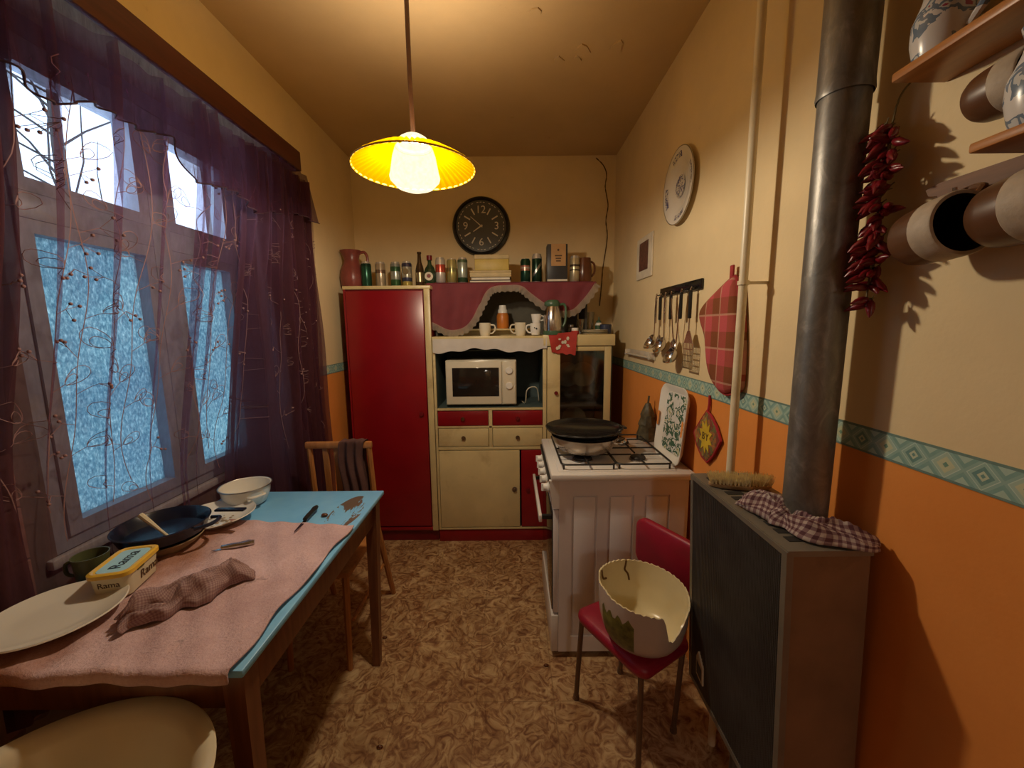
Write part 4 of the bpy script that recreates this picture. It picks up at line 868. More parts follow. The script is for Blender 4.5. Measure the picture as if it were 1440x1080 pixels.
hbox(MB(), FX+.008, FX+.013, hy0+.014, hy1-.014, hz0+.012, hz1-.014).build('front_backing', 'heater_dark', ht, None)
m = MB(); nb = 108                      # expanded-metal front: fine horizontal wires crossed by uprights
for k in range(nb):
    z_ = hz0+.014+(hz1-hz0-.03)*k/(nb-1); hbox(m, FX+.0035, FX+.0065, hy0+.014, hy1-.014, z_-.0011, z_+.0011)
for k in range(72):
    y = hy0+.016+(hy1-hy0-.032)*k/71; hbox(m, FX+.002, FX+.0045, y-.0010, y+.0010, hz0+.012, hz1-.014)
o = m.build('front_mesh', 'heater_bar', ht, None); o['kind'] = 'stuff'
yc, z_ = 1.10, .395; bd = MB().add([(hx(FX-.003, z), y, z) for y, z in ((yc+.02, z_-.03), (yc-.02, z_-.04), (yc-.02, z_+.02), (yc+.008, z_+.055), (yc+.02, z_+.03))]+[(hx(FX+.004, z), y, z) for y, z in ((yc+.02, z_-.03), (yc-.02, z_-.04), (yc-.02, z_+.02), (yc+.008, z_+.055), (yc+.02, z_+.03))], [(0, 1, 2, 3, 4), (9, 8, 7, 6, 5)]+[(i, 5+i, 5+(i+1) % 5, (i+1) % 5) for i in range(5)]).build('maker_badge', 'paper', ht, None)
MB().add([(hx(FX-.004, z), y, z) for y, z in ((yc+.015, z_-.022), (yc-.015, z_-.030), (yc-.015, z_+.010), (yc+.015, z_+.022))], [(0, 1, 2, 3)]).build('badge_window', 'ink', bd, None)
MB().tube([(.70, 1.10, 0), (.70, 1.10, hz0)], .012, 8).build('support_foot', 'heater_frame', ht); MB().tube([(.70, .82, 0), (.70, .82, hz0)], .012, 8).build('support_foot', 'heater_frame', ht)

fl = thing('stove_pipe', 'thick grey galvanised flue pipe rising from the heater', 'pipe', (.680, .88, 1.0))
px_, py_ = .680, .88
MB().lathe([(.0445, 1.0005), (.0445, 1.93), (.041, 1.932)], 32, (px_, py_, 0)).build('lower_pipe', 'galvanised', fl, 60)
MB().lathe([(.0475, 1.905), (.049, 1.91), (.0475, 1.925), (.0475, WZ)], 32, (px_, py_, 0)).build('upper_pipe', 'galvanised', fl, 60)
gp = thing('gas_pipe', 'thin cream painted gas pipe running up the right wall', 'pipe', (.685, 1.205, .0))
MB().tube([(.685, 1.205, 0.002), (.687, 1.207, 1.3), (.688, 1.209, WZ)], .0125, 12).build('tube', 'pipe_paint', gp)
for zz in (1.575, .5, 2.45): MB().box(.70, WX1, 1.200, 1.212, zz-.004, zz+.004).lathe([(.0128, -.006), (.016, -.006), (.016, .006), (.0128, .006)], 14, (.687, 1.206, zz)).build('pipe_bracket', 'pipe_paint', gp)

# scrubbing brush on the heater
sb = thing('scrubbing_brush', 'wooden scrubbing brush lying bristles up on the heater', 'brush', (.635, 1.055, hz1))
dx = Vector((.985, -.17, 0)).normalized(); dy = Vector((-dx.y, dx.x, 0)); bl = .165
def bpnt(a, b, h): p = Vector((.635, 1.065, hz1))+dx*a+dy*b; return (p.x, p.y, hz1+.002+h)
pl = [(bl/2*math.cos(t)*(1 if abs(math.cos(t)) < .999 else 1), .024*math.sin(t)*(1-.15*math.cos(2*t))) for t in [2*math.pi*i/32 for i in range(32)]]
m = MB(); m.add([bpnt(a*.94, b*.9, .0) for a, b in pl]+[bpnt(a, b, .004) for a, b in pl]+[bpnt(a, b, .010) for a, b in pl], [tuple(range(32))[::-1], tuple(range(64, 96))]+[(k*32+i, k*32+(i+1) % 32, (k+1)*32+(i+1) % 32, (k+1)*32+i) for k in range(2) for i in range(32)])
m.build('brush_block', 'brush_wood', sb, 40)
m = MB()
for i in range(17):
    for j in range(5):
        a0 = (-.90+1.8*i/16)*bl/2; b0 = (-1+j*.5)*.018*math.sqrt(max(.02, 1-(a0/(bl/2))**2))
        for k in range(13):
            a, b = a0+rnd.uniform(-.0022, .0022), b0+rnd.uniform(-.002, .002); p0 = bpnt(a, b, .009); p1 = bpnt(a+rnd.uniform(-.008, .008)+a0*.06, b*1.25+rnd.uniform(-.006, .006), .028+rnd.uniform(0, .013)); w_ = .0009
            m.add([(p0[0]-w_, p0[1]-w_, p0[2]), (p0[0]+w_, p0[1]-w_, p0[2]), (p0[0], p0[1]+w_, p0[2]), (p1[0]-w_*.6, p1[1], p1[2]), (p1[0]+w_*.6, p1[1], p1[2])], [(0, 1, 4, 3), (1, 2, 4), (2, 0, 3), (3, 4, 2)])
o = m.build('bristles', 'bristle', sb, None); o['kind'] = 'stuff'

def crumple(name, matn, label, cat, path, width, zbase, hgt, seed, uvs=(1, 1), fold=5, loc=None):
    """a cloth dropped in folds along a path on a flat top: u along, v across"""
    r = random.Random(seed); sp_ = smooth_path([Vector((p[0], p[1], 0)) for p in path], 10); n_ = len(sp_)
    so = r.uniform(0, 50)
    def nz_(x, y): return mnoise.noise(Vector((x+so, y+so*.7, so)))
    def f(a, b):
        i = min(int(a*(n_-1)), n_-2); t_ = a*(n_-1)-i; p = sp_[i].lerp(sp_[i+1], t_); d = (sp_[i+1]-sp_[i]).normalized(); q = Vector((-d.y, d.x, 0))
        s = (b-.5)*2; w2 = width*(.9+.7*nz_(a*4, 0)+.25*nz_(a*11, 3)); pf = max(0, 1-s*s)**.6
        ridge = 1-min(1, abs(nz_(a*3.0+b, b*fold*.7))*2.2); fine = 1-min(1, abs(nz_(a*5-b*2, b*fold*1.5+9))*2.2)
        hh = pf*min(1, .35+5*a, .35+5*(1-a))*hgt*(.25+.55*ridge+.16*fine+.5*nz_(a*2.5, b*2+20))
        sh = .012*nz_(a*8, b*6+40); p = p+q*(s*w2/2+sh)+d*(.012*nz_(a*7, b*5+60)); return (p.x, p.y, zbase+.003+max(0, hh)+.001)
    mb = MB(); mb.grid(120, 60, f, lambda a, b: (a*uvs[0], b*uvs[1]))
    o = mb.build(name, matn, None, 180, loc or (path[0][0], path[0][1], zbase)); sol = o.modifiers.new('thick', 'SOLIDIFY'); sol.thickness = .0025; sol.offset = 1; return tag(o, label, cat)
crumple('checked_cloth', 'check_cloth', 'crumpled maroon and white checked cloth on top of the heater', 'cloth', [(.592, .965), (.622, .895), (.640, .850), (.664, .795), (.738, .762)], .085, hz1, .042, 11, (.34, .16))

# ================================================================== table by the window and what lies on it
TZ = .75; tx0, tx1, ty0, ty1 = -1.235, -.567, .737, 1.668
tbl = thing('kitchen_table', 'blue topped wooden table under the window', 'table', (-.9, 1.2, 0))
MB().rbox(tx0, tx1, ty0, ty1, TZ-.018, TZ, .004).build('table_top', 'table_blue', tbl)
MB().rbox(tx0+.03, tx1-.025, ty0+.03, ty0+.05, TZ-.12, TZ-.018, .002).build('apron', 'table_wood', tbl); MB().rbox(tx0+.03, tx1-.025, ty1-.05, ty1-.03, TZ-.12, TZ-.018, .002).build('apron', 'table_wood', tbl)
MB().rbox(tx1-.045, tx1-.025, ty0+.05, ty1-.05, TZ-.12, TZ-.018, .002).build('apron', 'table_wood', tbl); MB().rbox(tx0+.03, tx0+.05, ty0+.05, ty1-.05, TZ-.12, TZ-.018, .002).build('apron', 'table_wood', tbl)
for x, sx in ((tx1-.035, 1), (tx0+.04, -1)):
    for y, sy in ((ty0+.04, -1), (ty1-.055, 1)):
        a, b = .024, .015; bx_, by_ = x+sx*.0, y-(.055 if sy > 0 else .0)
        vs = [(x+i*a, y+j*a, TZ-.0185) for i, j in ((-1, -1), (1, -1), (1, 1), (-1, 1))]+[(bx_+i*b, by_+j*b, 0) for i, j in ((-1, -1), (1, -1), (1, 1), (-1, 1))]
        MB().add(vs, [(0, 1, 2, 3), (7, 6, 5, 4)]+[(i, 4+i, 4+(i+1) % 4, (i+1) % 4) for i in range(4)]).build('leg', 'table_wood', tbl, None)
# pink terry towel spread as a table cloth
c0, c1, c2, c3 = Vector((-1.20, .729)), Vector((-.588, .728)), Vector((-.570, 1.330)), Vector((-1.05, 1.385))
def tow(a, b):
    b = b*1.05-.05; drop = min(0, b); b = max(0, b)
    p = c0.lerp(c1, a).lerp(c3.lerp(c2, a), b); e = min(a, 1-a, b, 1-b)
    z_ = .0055+.0028*math.sin(p.x*31+p.y*9)*math.sin(p.y*23)+.0022*math.sin(p.x*70+p.y*40)+.004*math.exp(-e*40)
    z_ += .010*math.exp(-((a-.02)**2*90))*max(0, math.sin(b*10)); 
    return (p.x+.006*math.sin(b*15), p.y+.003*math.sin(a*13)-(.004 if drop < 0 else 0), TZ+max(.002, z_)+drop*.5)
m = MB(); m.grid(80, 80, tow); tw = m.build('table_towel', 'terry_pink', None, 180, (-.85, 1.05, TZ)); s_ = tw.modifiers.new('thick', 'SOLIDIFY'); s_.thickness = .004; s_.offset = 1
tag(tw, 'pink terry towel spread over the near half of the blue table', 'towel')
CZ = TZ+.0135
def dish(name, label, cat, c, r, h, mt, zb, foot=.55, depth=.008, seg=48, parts=True, sx=1.0):
    t = thing(name, label, cat, (c[0], c[1], zb)); w_ = .004
    pr = [(0, .0), (r*foot, 0), (r*foot, .004), (r*(foot+.12), h*.35), (r*.97, h), (r, h+.001), (r*.985, h+w_), (r*.93, h*.85+w_), (r*(foot+.1), depth+.002), (r*foot*.9, depth), (0, depth)]
    MB().lathe(pr, seg, (0, 0, 0), Matrix.Diagonal((1, sx, 1))).local('dish_body', mt, t); return t
t = dish('soup_plate', 'empty white porcelain soup plate on the near end of the towel', 'plate', (-1.095, .868), .128, .020, 'porcelain', CZ+.006)
t = dish('dinner_plate', 'white plate with brown food residue beside the dark pan', 'plate', (-1.083, 1.372), .124, .040, 'porcelain', TZ+.001, .5, .012)
m = MB()
for k in range(40):
    a = rnd.uniform(0, 6.28); q = rnd.uniform(0, .055); m.lathe([(0, .0145), (.003+.004*rnd.random(), .0135), (0, .0125)], 6, (q*math.cos(a), q*math.sin(a), 0))
m.local('food_residue', 'crust', t)
t = thing('enamel_bowl', 'white enamel bowl with ear handles at the back of the table', 'bowl', (-1.088, 1.548, TZ+.001))
MB().lathe([(0, 0), (.058, 0), (.072, .010), (.085, .045), (.089, .074), (.0925, .076), (.092, .080), (.086, .078), (.081, .046), (.068, .014), (0, .006)], 44).local('body', 'porcelain', t)
MB().tube([(.0925*math.cos(i*math.pi/24), .0925*math.sin(i*math.pi/24), .078) for i in range(48)], .0028, 6, close=True).local('rim', 'steel_dull', t)
for an in (-35, 145):
    a = R_(an); d = Vector((math.cos(a), math.sin(a), 0)); q = Vector((-d.y, d.x, 0)); MB().tube(smooth_path([d*.084+q*.03+Vector((0, 0, .052)), d*.106+q*.022+Vector((0, 0, .056)), d*.108-q*.022+Vector((0, 0, .056)), d*.084-q*.03+Vector((0, 0, .052))], 6), .0055, 8).local('handle', 'porcelain', t)
# dark pan stacked on a pale dish
t = dish('oven_dish', 'pale scorched dish underneath the navy pan', 'dish', (-1.125, 1.205), .105, .030, 'crust', TZ+.0135, .7, .01)
t = thing('navy_pan', 'dark navy enamel pan with side handle stacked on a pale dish', 'pan', (-1.125, 1.205, TZ+.0485))
MB().lathe([(0, 0), (.094, 0), (.110, .010), (.122, .040), (.126, .046), (.122, .048), (.116, .042), (.102, .012), (0, .007)], 48).local('body', 'navy_enamel', t)
MB().tube(smooth_path([(.115, .055, .036), (.150, .045, .040), (.156, -.0, .040), (.122, -.03, .036)], 6), .006, 8).local('side_handle', 'navy_enamel', t)
MB().rbox(.10, .20, .085, .107, .038, .046, .003).local('long_handle', 'navy_enamel', t)
a0, a1 = Vector((-1.085, 1.175, TZ+.062)), atx(197, 724, -1.165); q = thing('spoon', 'pale handled spoon standing in the navy pan', 'spoon', tuple(a0)); dd = (a1-a0)
m = MB().tube([a0+dd*k for k in (0, .3, .7, 1)], [.004, .0045, .0075, .0085], 8); m.build('handle', 'porcelain_cream', q); MB().lathe([(0, -.004), (.014, 0), (.018, .004), (.0, .002)], 16, a0+Vector((.008, 0, .0))).build('bowl', 'steel', q)
# margarine tub
tc0 = Vector((-1.064, 1.012, CZ)); ang = R_(104)
t = thing('margarine_tub', 'yellow lidded margarine tub with blue lettered lid', 'tub', tuple(tc0), ang)
def rr(w_, d_, r_, z_): return [(a, b, z_) for a, b in rounded_poly(w_, d_, r_, 5)]
W0, D0, TH = .142, .094, .064
def stack(mb, loops):
    n = len(loops[0]); mb.add([v for L in loops for v in L], [tuple(range(n))[::-1]]+[(k*n+i, k*n+(i+1) % n, (k+1)*n+(i+1) % n, (k+1)*n+i) for k in range(len(loops)-1) for i in range(n)]+[tuple(range((len(loops)-1)*n, len(loops)*n))]); return mb
stack(MB(), [rr(W0*.86, D0*.82, .015, 0), rr(W0*.88, D0*.85, .018, .003), rr(W0*.97, D0*.96, .02, TH)]).local('tub_body', 'tub_cream', t, 30)
lid = stack(MB(), [rr(W0, D0, .022, TH-.006), rr(W0+.006, D0+.006, .024, TH-.004), rr(W0+.006, D0+.006, .024, TH+.006), rr(W0-.004, D0-.004, .022, TH+.009), rr(W0-.016, D0-.016, .018, TH+.008), rr(W0-.022, D0-.022, .016, TH+.005)]).local('lid', 'tub_yellow', t, 30)
stack(MB(), [rr(W0-.024, D0-.024, .016, TH+.0048), rr(W0-.024, D0-.024, .016, TH+.0062)]).local('lid_print', 'tub_blue', lid, None)
MB().prism([(W0/2-.004, D0/2-.012), (W0/2+.014, D0/2-.002), (W0/2-.010, D0/2+.006)], TH-.001, TH+.001).local('lid_tab', 'tub_yellow', lid, None)
text('lid_lettering', 'Rama', .040, frame_mx((0, -.002, TH+.0068), (1, 0, 0), (0, 1, 0)), 'ink', lid)
text('side_lettering', 'Rama', .034, frame_mx((.018, -D0*.463, TH*.48), (1, 0, 0), (0, -.08, 1)), 'ink_brown', t)
text('end_lettering', 'Rama', .022, frame_mx((-W0*.468, 0, TH*.60), (0, -1, 0), (-.09, 0, 1)), 'ink_brown', t)
MB().box(-.03, -.004, -D0*.492, -D0*.470, .052, .062).local('small_print', 'olive_decal', t, None)
# green cup behind the tub
cxy = (-1.175, 1.03); t = thing('green_cup', 'dull green plastic cup behind the margarine tub', 'cup', (cxy[0], cxy[1], CZ)); MB().lathe([(0, 0), (.030, 0), (.034, .01), (.038, .07), (.040, .078), (.037, .078), (.032, .012), (0, .008)], 28).local('body', 'green_cup', t)
MB().tube(smooth_path([(-.035, -.005, .06), (-.058, -.012, .055), (-.058, -.012, .025), (-.033, -.005, .018)], 5), .005, 7).local('handle', 'green_cup', t)
# grey rag
crumple('grey_rag', 'rag_cloth', 'twisted grey brown rag lying on the pink towel', 'rag', [(-.925, .845), (-.885, .900), (-.845, .955), (-.80, 1.01), (-.775, 1.06)], .105, TZ+.012, .062, 5, (.5, .3), 3)
# knives
def knife(name, label, p0, p1, hl, z_, hm, bw=.009):
    p0, p1 = Vector((*p0, z_)), Vector((*p1, z_)); d = (p1-p0).normalized(); q = Vector((-d.y, d.x, 0)); L = (p1-p0).length; t = thing(name, label, 'knife', tuple(p0))
    def pt(a, b, h): v = p0+d*a+q*b; return (v.x, v.y, z_+h)
    pr = [(0, -.001), (L*.25, -bw*.8), (L-hl, -bw), (L-hl, bw*.6), (.01, bw*.3)]; MB().add([pt(a, b, .001) for a, b in pr]+[pt(a, b, .0024) for a, b in pr], [(4, 3, 2, 1, 0), (5, 6, 7, 8, 9)]+[(i, (i+1) % 5, 5+(i+1) % 5, 5+i) for i in range(5)]).build('blade', 'chrome', t, None)
    m_ = MB().tube([pt(L-hl+hl*k/6, 0, .007) for k in range(7)], [.0075, .0085, .009, .0085, .009, .0105, .007], 8); m_.build('handle', hm, t)
knife('kitchen_knife', 'kitchen knife with black handle on the blue table top', (-.755, 1.285), (-.768, 1.475), .105, TZ+.010, 'knife_black')
knife('table_knife', 'slim silver knife lying behind the rag', (-.955, 1.17), (-.845, 1.185+.03), .09, TZ+.012, 'steel')
tag(MB().lathe([(0, .0), (.009, .002), (.011, .006), (.007, .011), (0, .012)], 10, (0, 0, 0), Matrix.Diagonal((1.2, .8, 1))).build('food_crumb', 'brown_glaze', None, 60, (0, 0, 0)), 'small brown scrap on the blue table beside the knife handle', 'scrap').location = (-.715, 1.425, TZ+.001)

# wooden chair at the far end of the table, with a brown towel on its back
wc = thing('wooden_chair', 'light brown wooden chair with slatted back at the far table end', 'chair', (-.83, 1.95, 0))
yb_ = 1.86
cxl, cxr = -.985, -.690
for x0, xb in ((cxl, cxl-.015), (cxr, cxr+.02)):
    MB().tube([(xb, 2.03 if x0 == cxr else 2.03, 0), (x0, 1.90, .45), (x0+.004*(1 if x0 == cxl else -1), yb_, .915)], [.014, .017, .013], 8).build('back_post', 'chair_wood', wc)
MB().rbox(cxl-.012, cxr+.012, yb_-.012, yb_+.012, .885, .918, .006).build('top_rail', 'chair_wood', wc)
for k, wv in ((.27, .012), (.50, .026), (.76, .012)):
    x = cxl+(cxr-cxl)*k; MB().add([(x-wv, yb_-.004, .887), (x+wv, yb_-.004, .887), (x+wv*1.2, 1.885, .45), (x-wv*1.2, 1.885, .45), (x-wv, yb_+.008, .887), (x+wv, yb_+.008, .887), (x+wv*1.2, 1.897, .45), (x-wv*1.2, 1.897, .45)], [(0, 1, 2, 3), (7, 6, 5, 4), (0, 4, 5, 1), (1, 5, 6, 2), (2, 6, 7, 3), (3, 7, 4, 0)]).build('back_slat', 'chair_wood', wc, None)
MB().rbox(cxl-.01, cxr+.01, 1.52, 1.91, .43, .455, .008).build('seat', 'chair_wood', wc)
for x in (cxl+.02, cxr-.02): MB().tube([(x, 1.55, .43), (x, 1.53, 0)], [.016, .012], 8).build('leg', 'chair_wood', wc)
for x in (cxl, cxr): MB().tube([(x, 1.55, .22), (x, 1.965, .22)], .008, 6).build('stretcher', 'chair_wood', wc)
m = MB()
def btw(a, b):
    x = -.825+.115*a; y = yb_+.016*math.cos(math.pi*min(1, max(0, (b-.42)/.16)))*-1
    if b < .42: z_ = .921-.34*(.42-b)/.42; y = yb_-.018
    elif b > .58: z_ = .921-.26*(b-.58)/.42; y = yb_+.018
    else: z_ = .921+.006*math.sin(math.pi*(b-.42)/.16); y = yb_-.018*math.cos(math.pi*(b-.42)/.16)
    return (x+.008*math.sin(b*15), y+(-.008 if b < .5 else .008)*(1+math.sin(a*17+b*3)), z_)
m.grid(30, 50, btw); tag(m.build('brown_towel', 'terry_brown', None, 180, (-.77, yb_, .92)), 'dark brown towel draped over the back of the wooden chair', 'towel')

# dark stool with a large cream basin near the camera
sl = thing('dark_stool', 'dark red brown stool under the near end of the table', 'stool', (-.80, .51, 0))
MB().rbox(-1.02, -.57, .29, .72, .425, .455, .01).build('seat', 'dark_stool', sl)
for x in (-.98, -.61):
    for y in (.33, .68): MB().tube([(x, y, .425), (x*1.0, y, 0)], [.022, .016], 8).build('leg', 'dark_stool', sl)
for y in (.33, .68): MB().rbox(-.97, -.62, y-.01, y+.01, .36, .42, .003).build('rail', 'dark_stool', sl)
bs = thing('large_basin', 'large cream basin with rolled rim on the dark stool', 'basin', (-.785, .512, .456))
MB().lathe([(0, 0), (.165, 0), (.175, .006), (.222, .170), (.236, .192), (.256, .199), (.258, .204), (.254, .207), (.232, .200), (.216, .182), (.172, .018), (.160, .010), (0, .008)], 72).local('body', 'porcelain_cream', bs, 60)

# crumbs on the floor
for (u, v), lb in (((541, 897), 'small dark crumb on the floor beside the far table leg'), ((534, 1051), 'small dark crumb on the floor near the bottom frame edge'), ((768, 936), 'brown crumb on the floor at the cooker corner')):
    c = atz(u, v, .002); tag(MB().lathe([(0, 0), (.008, .001), (.009, .004), (.005, .008), (0, .009)], 9, (0, 0, 0), Matrix.Diagonal((1.3, .8, 1))).build('floor_crumb', 'brown_glaze', None, 60, (0, 0, 0)), lb, 'crumb').location = (c.x, c.y, .0005)

# ================================================================== things on the right wall
WR = WX1
# decorative plate
pc = atx(955, 262, WR-.02); t = thing('wall_plate', 'white decorated plate hung high on the right wall', 'plate', (WR-.003, pc.y, pc.z))
rx = Matrix.Rotation(R_(-90), 3, 'Y'); PR_ = .158
MB().lathe([(0, .004), (PR_*.55, .004), (PR_*.62, .010), (PR_, .022), (PR_+.001, .025), (PR_*.98, .026), (PR_*.62, .0145), (PR_*.55, .009), (0, .009)], 56, (0, 0, 0), rx).local('dish', 'porcelain', t)
pd = lambda n_, r0, r1, a0, a1: MB().add([v for i in range(n_) for v in ((-.0125-.0155*max(0, (r0/PR_-.55)/.45), r0*math.cos(a0+(a1-a0)*i/(n_-1)), r0*math.sin(a0+(a1-a0)*i/(n_-1))), (-.0125-.0155*max(0, (r1/PR_-.55)/.45), r1*math.cos(a0+(a1-a0)*i/(n_-1)), r1*math.sin(a0+(a1-a0)*i/(n_-1))))], [(2*i, 2*i+2, 2*i+3, 2*i+1) for i in range(n_-1)])
for a in (60, 150, 240, 330): pd(12, .118, .140, R_(a), R_(a+42)).local('rim_motif', 'plate_print', t, None)
pd(16, .002, .048, 0, 2*math.pi).local('flower_motif', 'plate_print', t, None)
MB().lathe([(PR_-.003, .0258), (PR_+.0005, .0265), (PR_+.001, .025)], 56, (0, 0, 0), rx).local('rim_line', 'steel_dull', t)
# small picture
a, b = atx(898, 334, WR-.004), atx(917, 390, WR-.004); y0_, y1_, z0_, z1_ = b.y, a.y, b.z+.01, a.z-.02
t = thing('small_picture', 'small picture with white border on the right wall', 'picture', (WR-.001, (y0_+y1_)/2, z0_)); MB().rbox(WR-.010, WR-.001, y0_, y1_, z0_, z1_, .002, 1).build('mount', 'paper', t)
MB().box(WR-.0115, WR-.0095, y0_+.06, y1_-.05, z0_+.045, z1_-.03).build('print', 'photo_print', t, None)
# utensil rack
UX = WR-.025
rk = thing('utensil_rack', 'dark metal hook rail on the right wall above the cooker', 'rail', (WR-.01, 1.82, 1.60))
MB().rbox(WR-.012, WR-.001, 1.605, 2.045, 1.595, 1.637, .003).build('rail', 'black_enamel', rk)
UT = [2.03, 1.975, 1.915, 1.845, 1.735, 1.645]
for y in UT: MB().tube(smooth_path([(WR-.011, y, 1.607), (WR-.028, y, 1.603), (WR-.033, y, 1.612)], 4), .0028, 6).build('hook', 'black_enamel', rk)
def uten(kind, y, L, label, grip, lean=0, dx=0, black=True):
    t = thing(kind, label, 'utensil', (WR-.033, y, 1.606), 0, 'kitchen utensils on the hook rail')
    m_ = 'steel'; x = -dx
    MB().tube([(x*.0, 0, -.004), (x*.2-.002, lean*.3, -L*.3), (x*.6, lean*.6, -L*.7), (x, lean, -L)], [.0035, .0032, .003, .0034], 7).local('shaft', m_, t)
    if grip: MB().rbox(-.006, .005, -.009, .009, -.125, -.012, .004).local('grip', 'knife_black', t)
    else: MB().rbox(-.004, .003, -.008, .008, -.14, -.012, .003).local('grip', 'steel', t)
    MB().tube([(0, .006*math.cos(k*math.pi/4), .0005+.006*math.sin(k*math.pi/4)-.003) for k in range(8)], .0018, 5, close=True).local('loop', 'steel', t)
    if kind == 'soup_ladle': MB().lathe([(.0, -.031), (.021, -.025), (.037, -.007), (.041, .007), (.039, .007), (.035, -.006), (.019, -.023), (0, -.028)], 24, (x-.020, lean, -L), Matrix.Rotation(R_(-60), 3, 'Y')).local('bowl', m_, t)
    if kind == 'serving_spoon': MB().lathe([(0, -.012), (.019, -.008), (.031, .0), (.030, .001), (.017, -.006), (0, -.010)], 22, (x-.006, lean, -L-.028), Matrix.Rotation(R_(-80), 3, 'Y') @ Matrix.Diagonal((1.4, 1, 1))).local('bowl', m_, t)
    if kind == 'spatula':
        MB().prism([(lean-.012, -L), (lean+.012, -L), (lean+.042, -L-.05), (lean-.042, -L-.05)], x-.0012, x+.0012, 'yz').local('neck', m_, t, None)
        for k in range(7): yy = lean-.042+.014*k; MB().box(x-.0012, x+.0012, yy-.0028, yy+.0028, -L-.150, -L-.05).local('slot_bar', m_, t, None)
        for k in (.075, .10, .125): MB().box(x-.001, x+.001, lean-.042, lean+.042, -L-k-.002, -L-k+.002).local('cross_bar', m_, t, None)
        MB().box(x-.0012, x+.0012, lean-.045, lean+.045, -L-.156, -L-.150).local('front_edge', m_, t, None)
    return t
uten('soup_ladle', UT[0], .235, 'small steel ladle at the far end of the hook rail', False, .02)
uten('serving_spoon', UT[1], .21, 'steel spoon with black grip second on the hook rail', True, .0)
uten('soup_ladle', UT[2], .245, 'steel ladle with broad shiny handle third on the hook rail', False, 0)
uten('serving_spoon', UT[3], .225, 'long steel spoon with black grip fourth on the hook rail', True, -.05)
uten('soup_ladle', UT[4], .285, 'largest steel ladle with black grip beside the spatula', True, .045)
uten('spatula', UT[5], .175, 'slotted steel spatula nearest the oven mitt', True, 0)
# pale plastic rail with crumpled foil, further back
t = thing('towel_rail', 'small pale plastic rail on the wall behind the utensils', 'rail', (WR-.002, 2.35, 1.29)); MB().rbox(WR-.006, WR-.001, 2.10, 2.56, 1.272, 1.312, .002).build('back_plate', 'rail_plastic', t); MB().tube([(WR-.03, 2.10, 1.285), (WR-.03, 2.56, 1.285)], .006, 8).build('bar', 'rail_plastic', t)
for y in (2.115, 2.545): MB().rbox(WR-.036, WR-.004, y-.006, y+.006, 1.275, 1.31, .003).build('bracket', 'rail_plastic', t)
# oven mitt
mt_ = thing('oven_mitt', 'red and brown plaid oven mitt hanging on the right wall', 'oven mitt', (WR-.02, 1.43, 1.40))
out = [(1028, 388), (1018, 396), (1003, 411), (988, 427), (983, 437), (984, 450), (990, 470), (992, 490), (994, 515), (999, 535), (1006, 548), (1016, 555), (1027, 552), (1032, 543), (1034, 515), (1035, 480), (1034, 440), (1032, 400)]
pl = [(p.y, p.z) for p in [atx(u, v, WR-.04) for u, v in out]]
def puff(mb, pl, x_back, th, levels=((.0, 1.0), (.35, 1.0), (.75, .97), (.95, .90), (1.0, .75))):
    cy = sum(p[0] for p in pl)/len(pl); cz = sum(p[1] for p in pl)/len(pl); n_ = len(pl); L = []
    for t_, s__ in levels: L.append([(x_back-th*t_, cy+(y-cy)*s__, cz+(z_-cz)*s__) for y, z_ in pl])
    return mb.add([v for l_ in L for v in l_], [tuple(range(n_))[::-1]]+[(k*n_+i, k*n_+(i+1) % n_, (k+1)*n_+(i+1) % n_, (k+1)*n_+i) for k in range(len(L)-1) for i in range(n_)]+[tuple(range((len(L)-1)*n_, len(L)*n_))])
pls = [(p.x, p.y) for p in smooth_path([(a, b, 0) for a, b in pl+[pl[0]]], 3)][:-1]
puff(MB(), pls, WR-.004, .044).build('mitt_body', 'plaid', mt_, 60)
MB().tube([(WR-.026, y, z_) for y, z_ in pls], .005, 6, close=True).build('binding', 'mitt_red', mt_)
a, b = atx(1029, 392, WR-.02), atx(1029, 373, WR-.02); MB().rbox(WR-.024, WR-.016, a.y-.010, a.y+.010, a.z-.02, b.z, .003).build('hanging_loop', 'mitt_red', mt_)
# pot holder with yellow burst
ph_ = thing('pot_holder', 'diamond shaped pot holder with yellow burst below the mitt', 'pot holder', (WR-.01, 1.46, 1.05))
out = [(994, 578), (986, 590), (976, 607), (980, 625), (987, 642), (994, 650), (1003, 640), (1013, 620), (1007, 600), (999, 584)]
pl = [(p.y, p.z) for p in [atx(u, v, WR-.012) for u, v in out]]; puff(MB(), pl, WR-.003, .014).build('quilted_pad', 'holder_print', ph_, 60); MB().tube([(WR-.010, y, z_) for y, z_ in pl], .0055, 6, close=True).build('binding', 'potholder_trim', ph_)
cy = sum(p[0] for p in pl)/len(pl)-.004; cz = sum(p[1] for p in pl)/len(pl)+.0
st_ = [(cy+(.068 if k % 2 else .042)*math.cos(k*math.pi/10)*.75, cz+(.068 if k % 2 else .042)*math.sin(k*math.pi/10)) for k in range(20)]; MB().prism(st_, WR-.019, WR-.016, 'yz').build('yellow_burst', 'holder_yellow', ph_, None)
a, b = atx(995, 580, WR-.012), atx(996, 556, WR-.012); MB().tube([(WR-.010, a.y, a.z), (WR-.008, (a.y+b.y)/2-.004, (a.z+b.z)/2), (WR-.006, b.y, b.z)], .005, 6).build('hanging_loop', 'potholder_trim', ph_)
for q, body in ((.014, 'B'), (-.014, 'Y')): text('lettering', body, .04, frame_mx(Vector((WR-.0195, cy+q, cz))-ph_.location, (0, -1, 0), (0, 0, 1)), 'ink_brown', ph_)

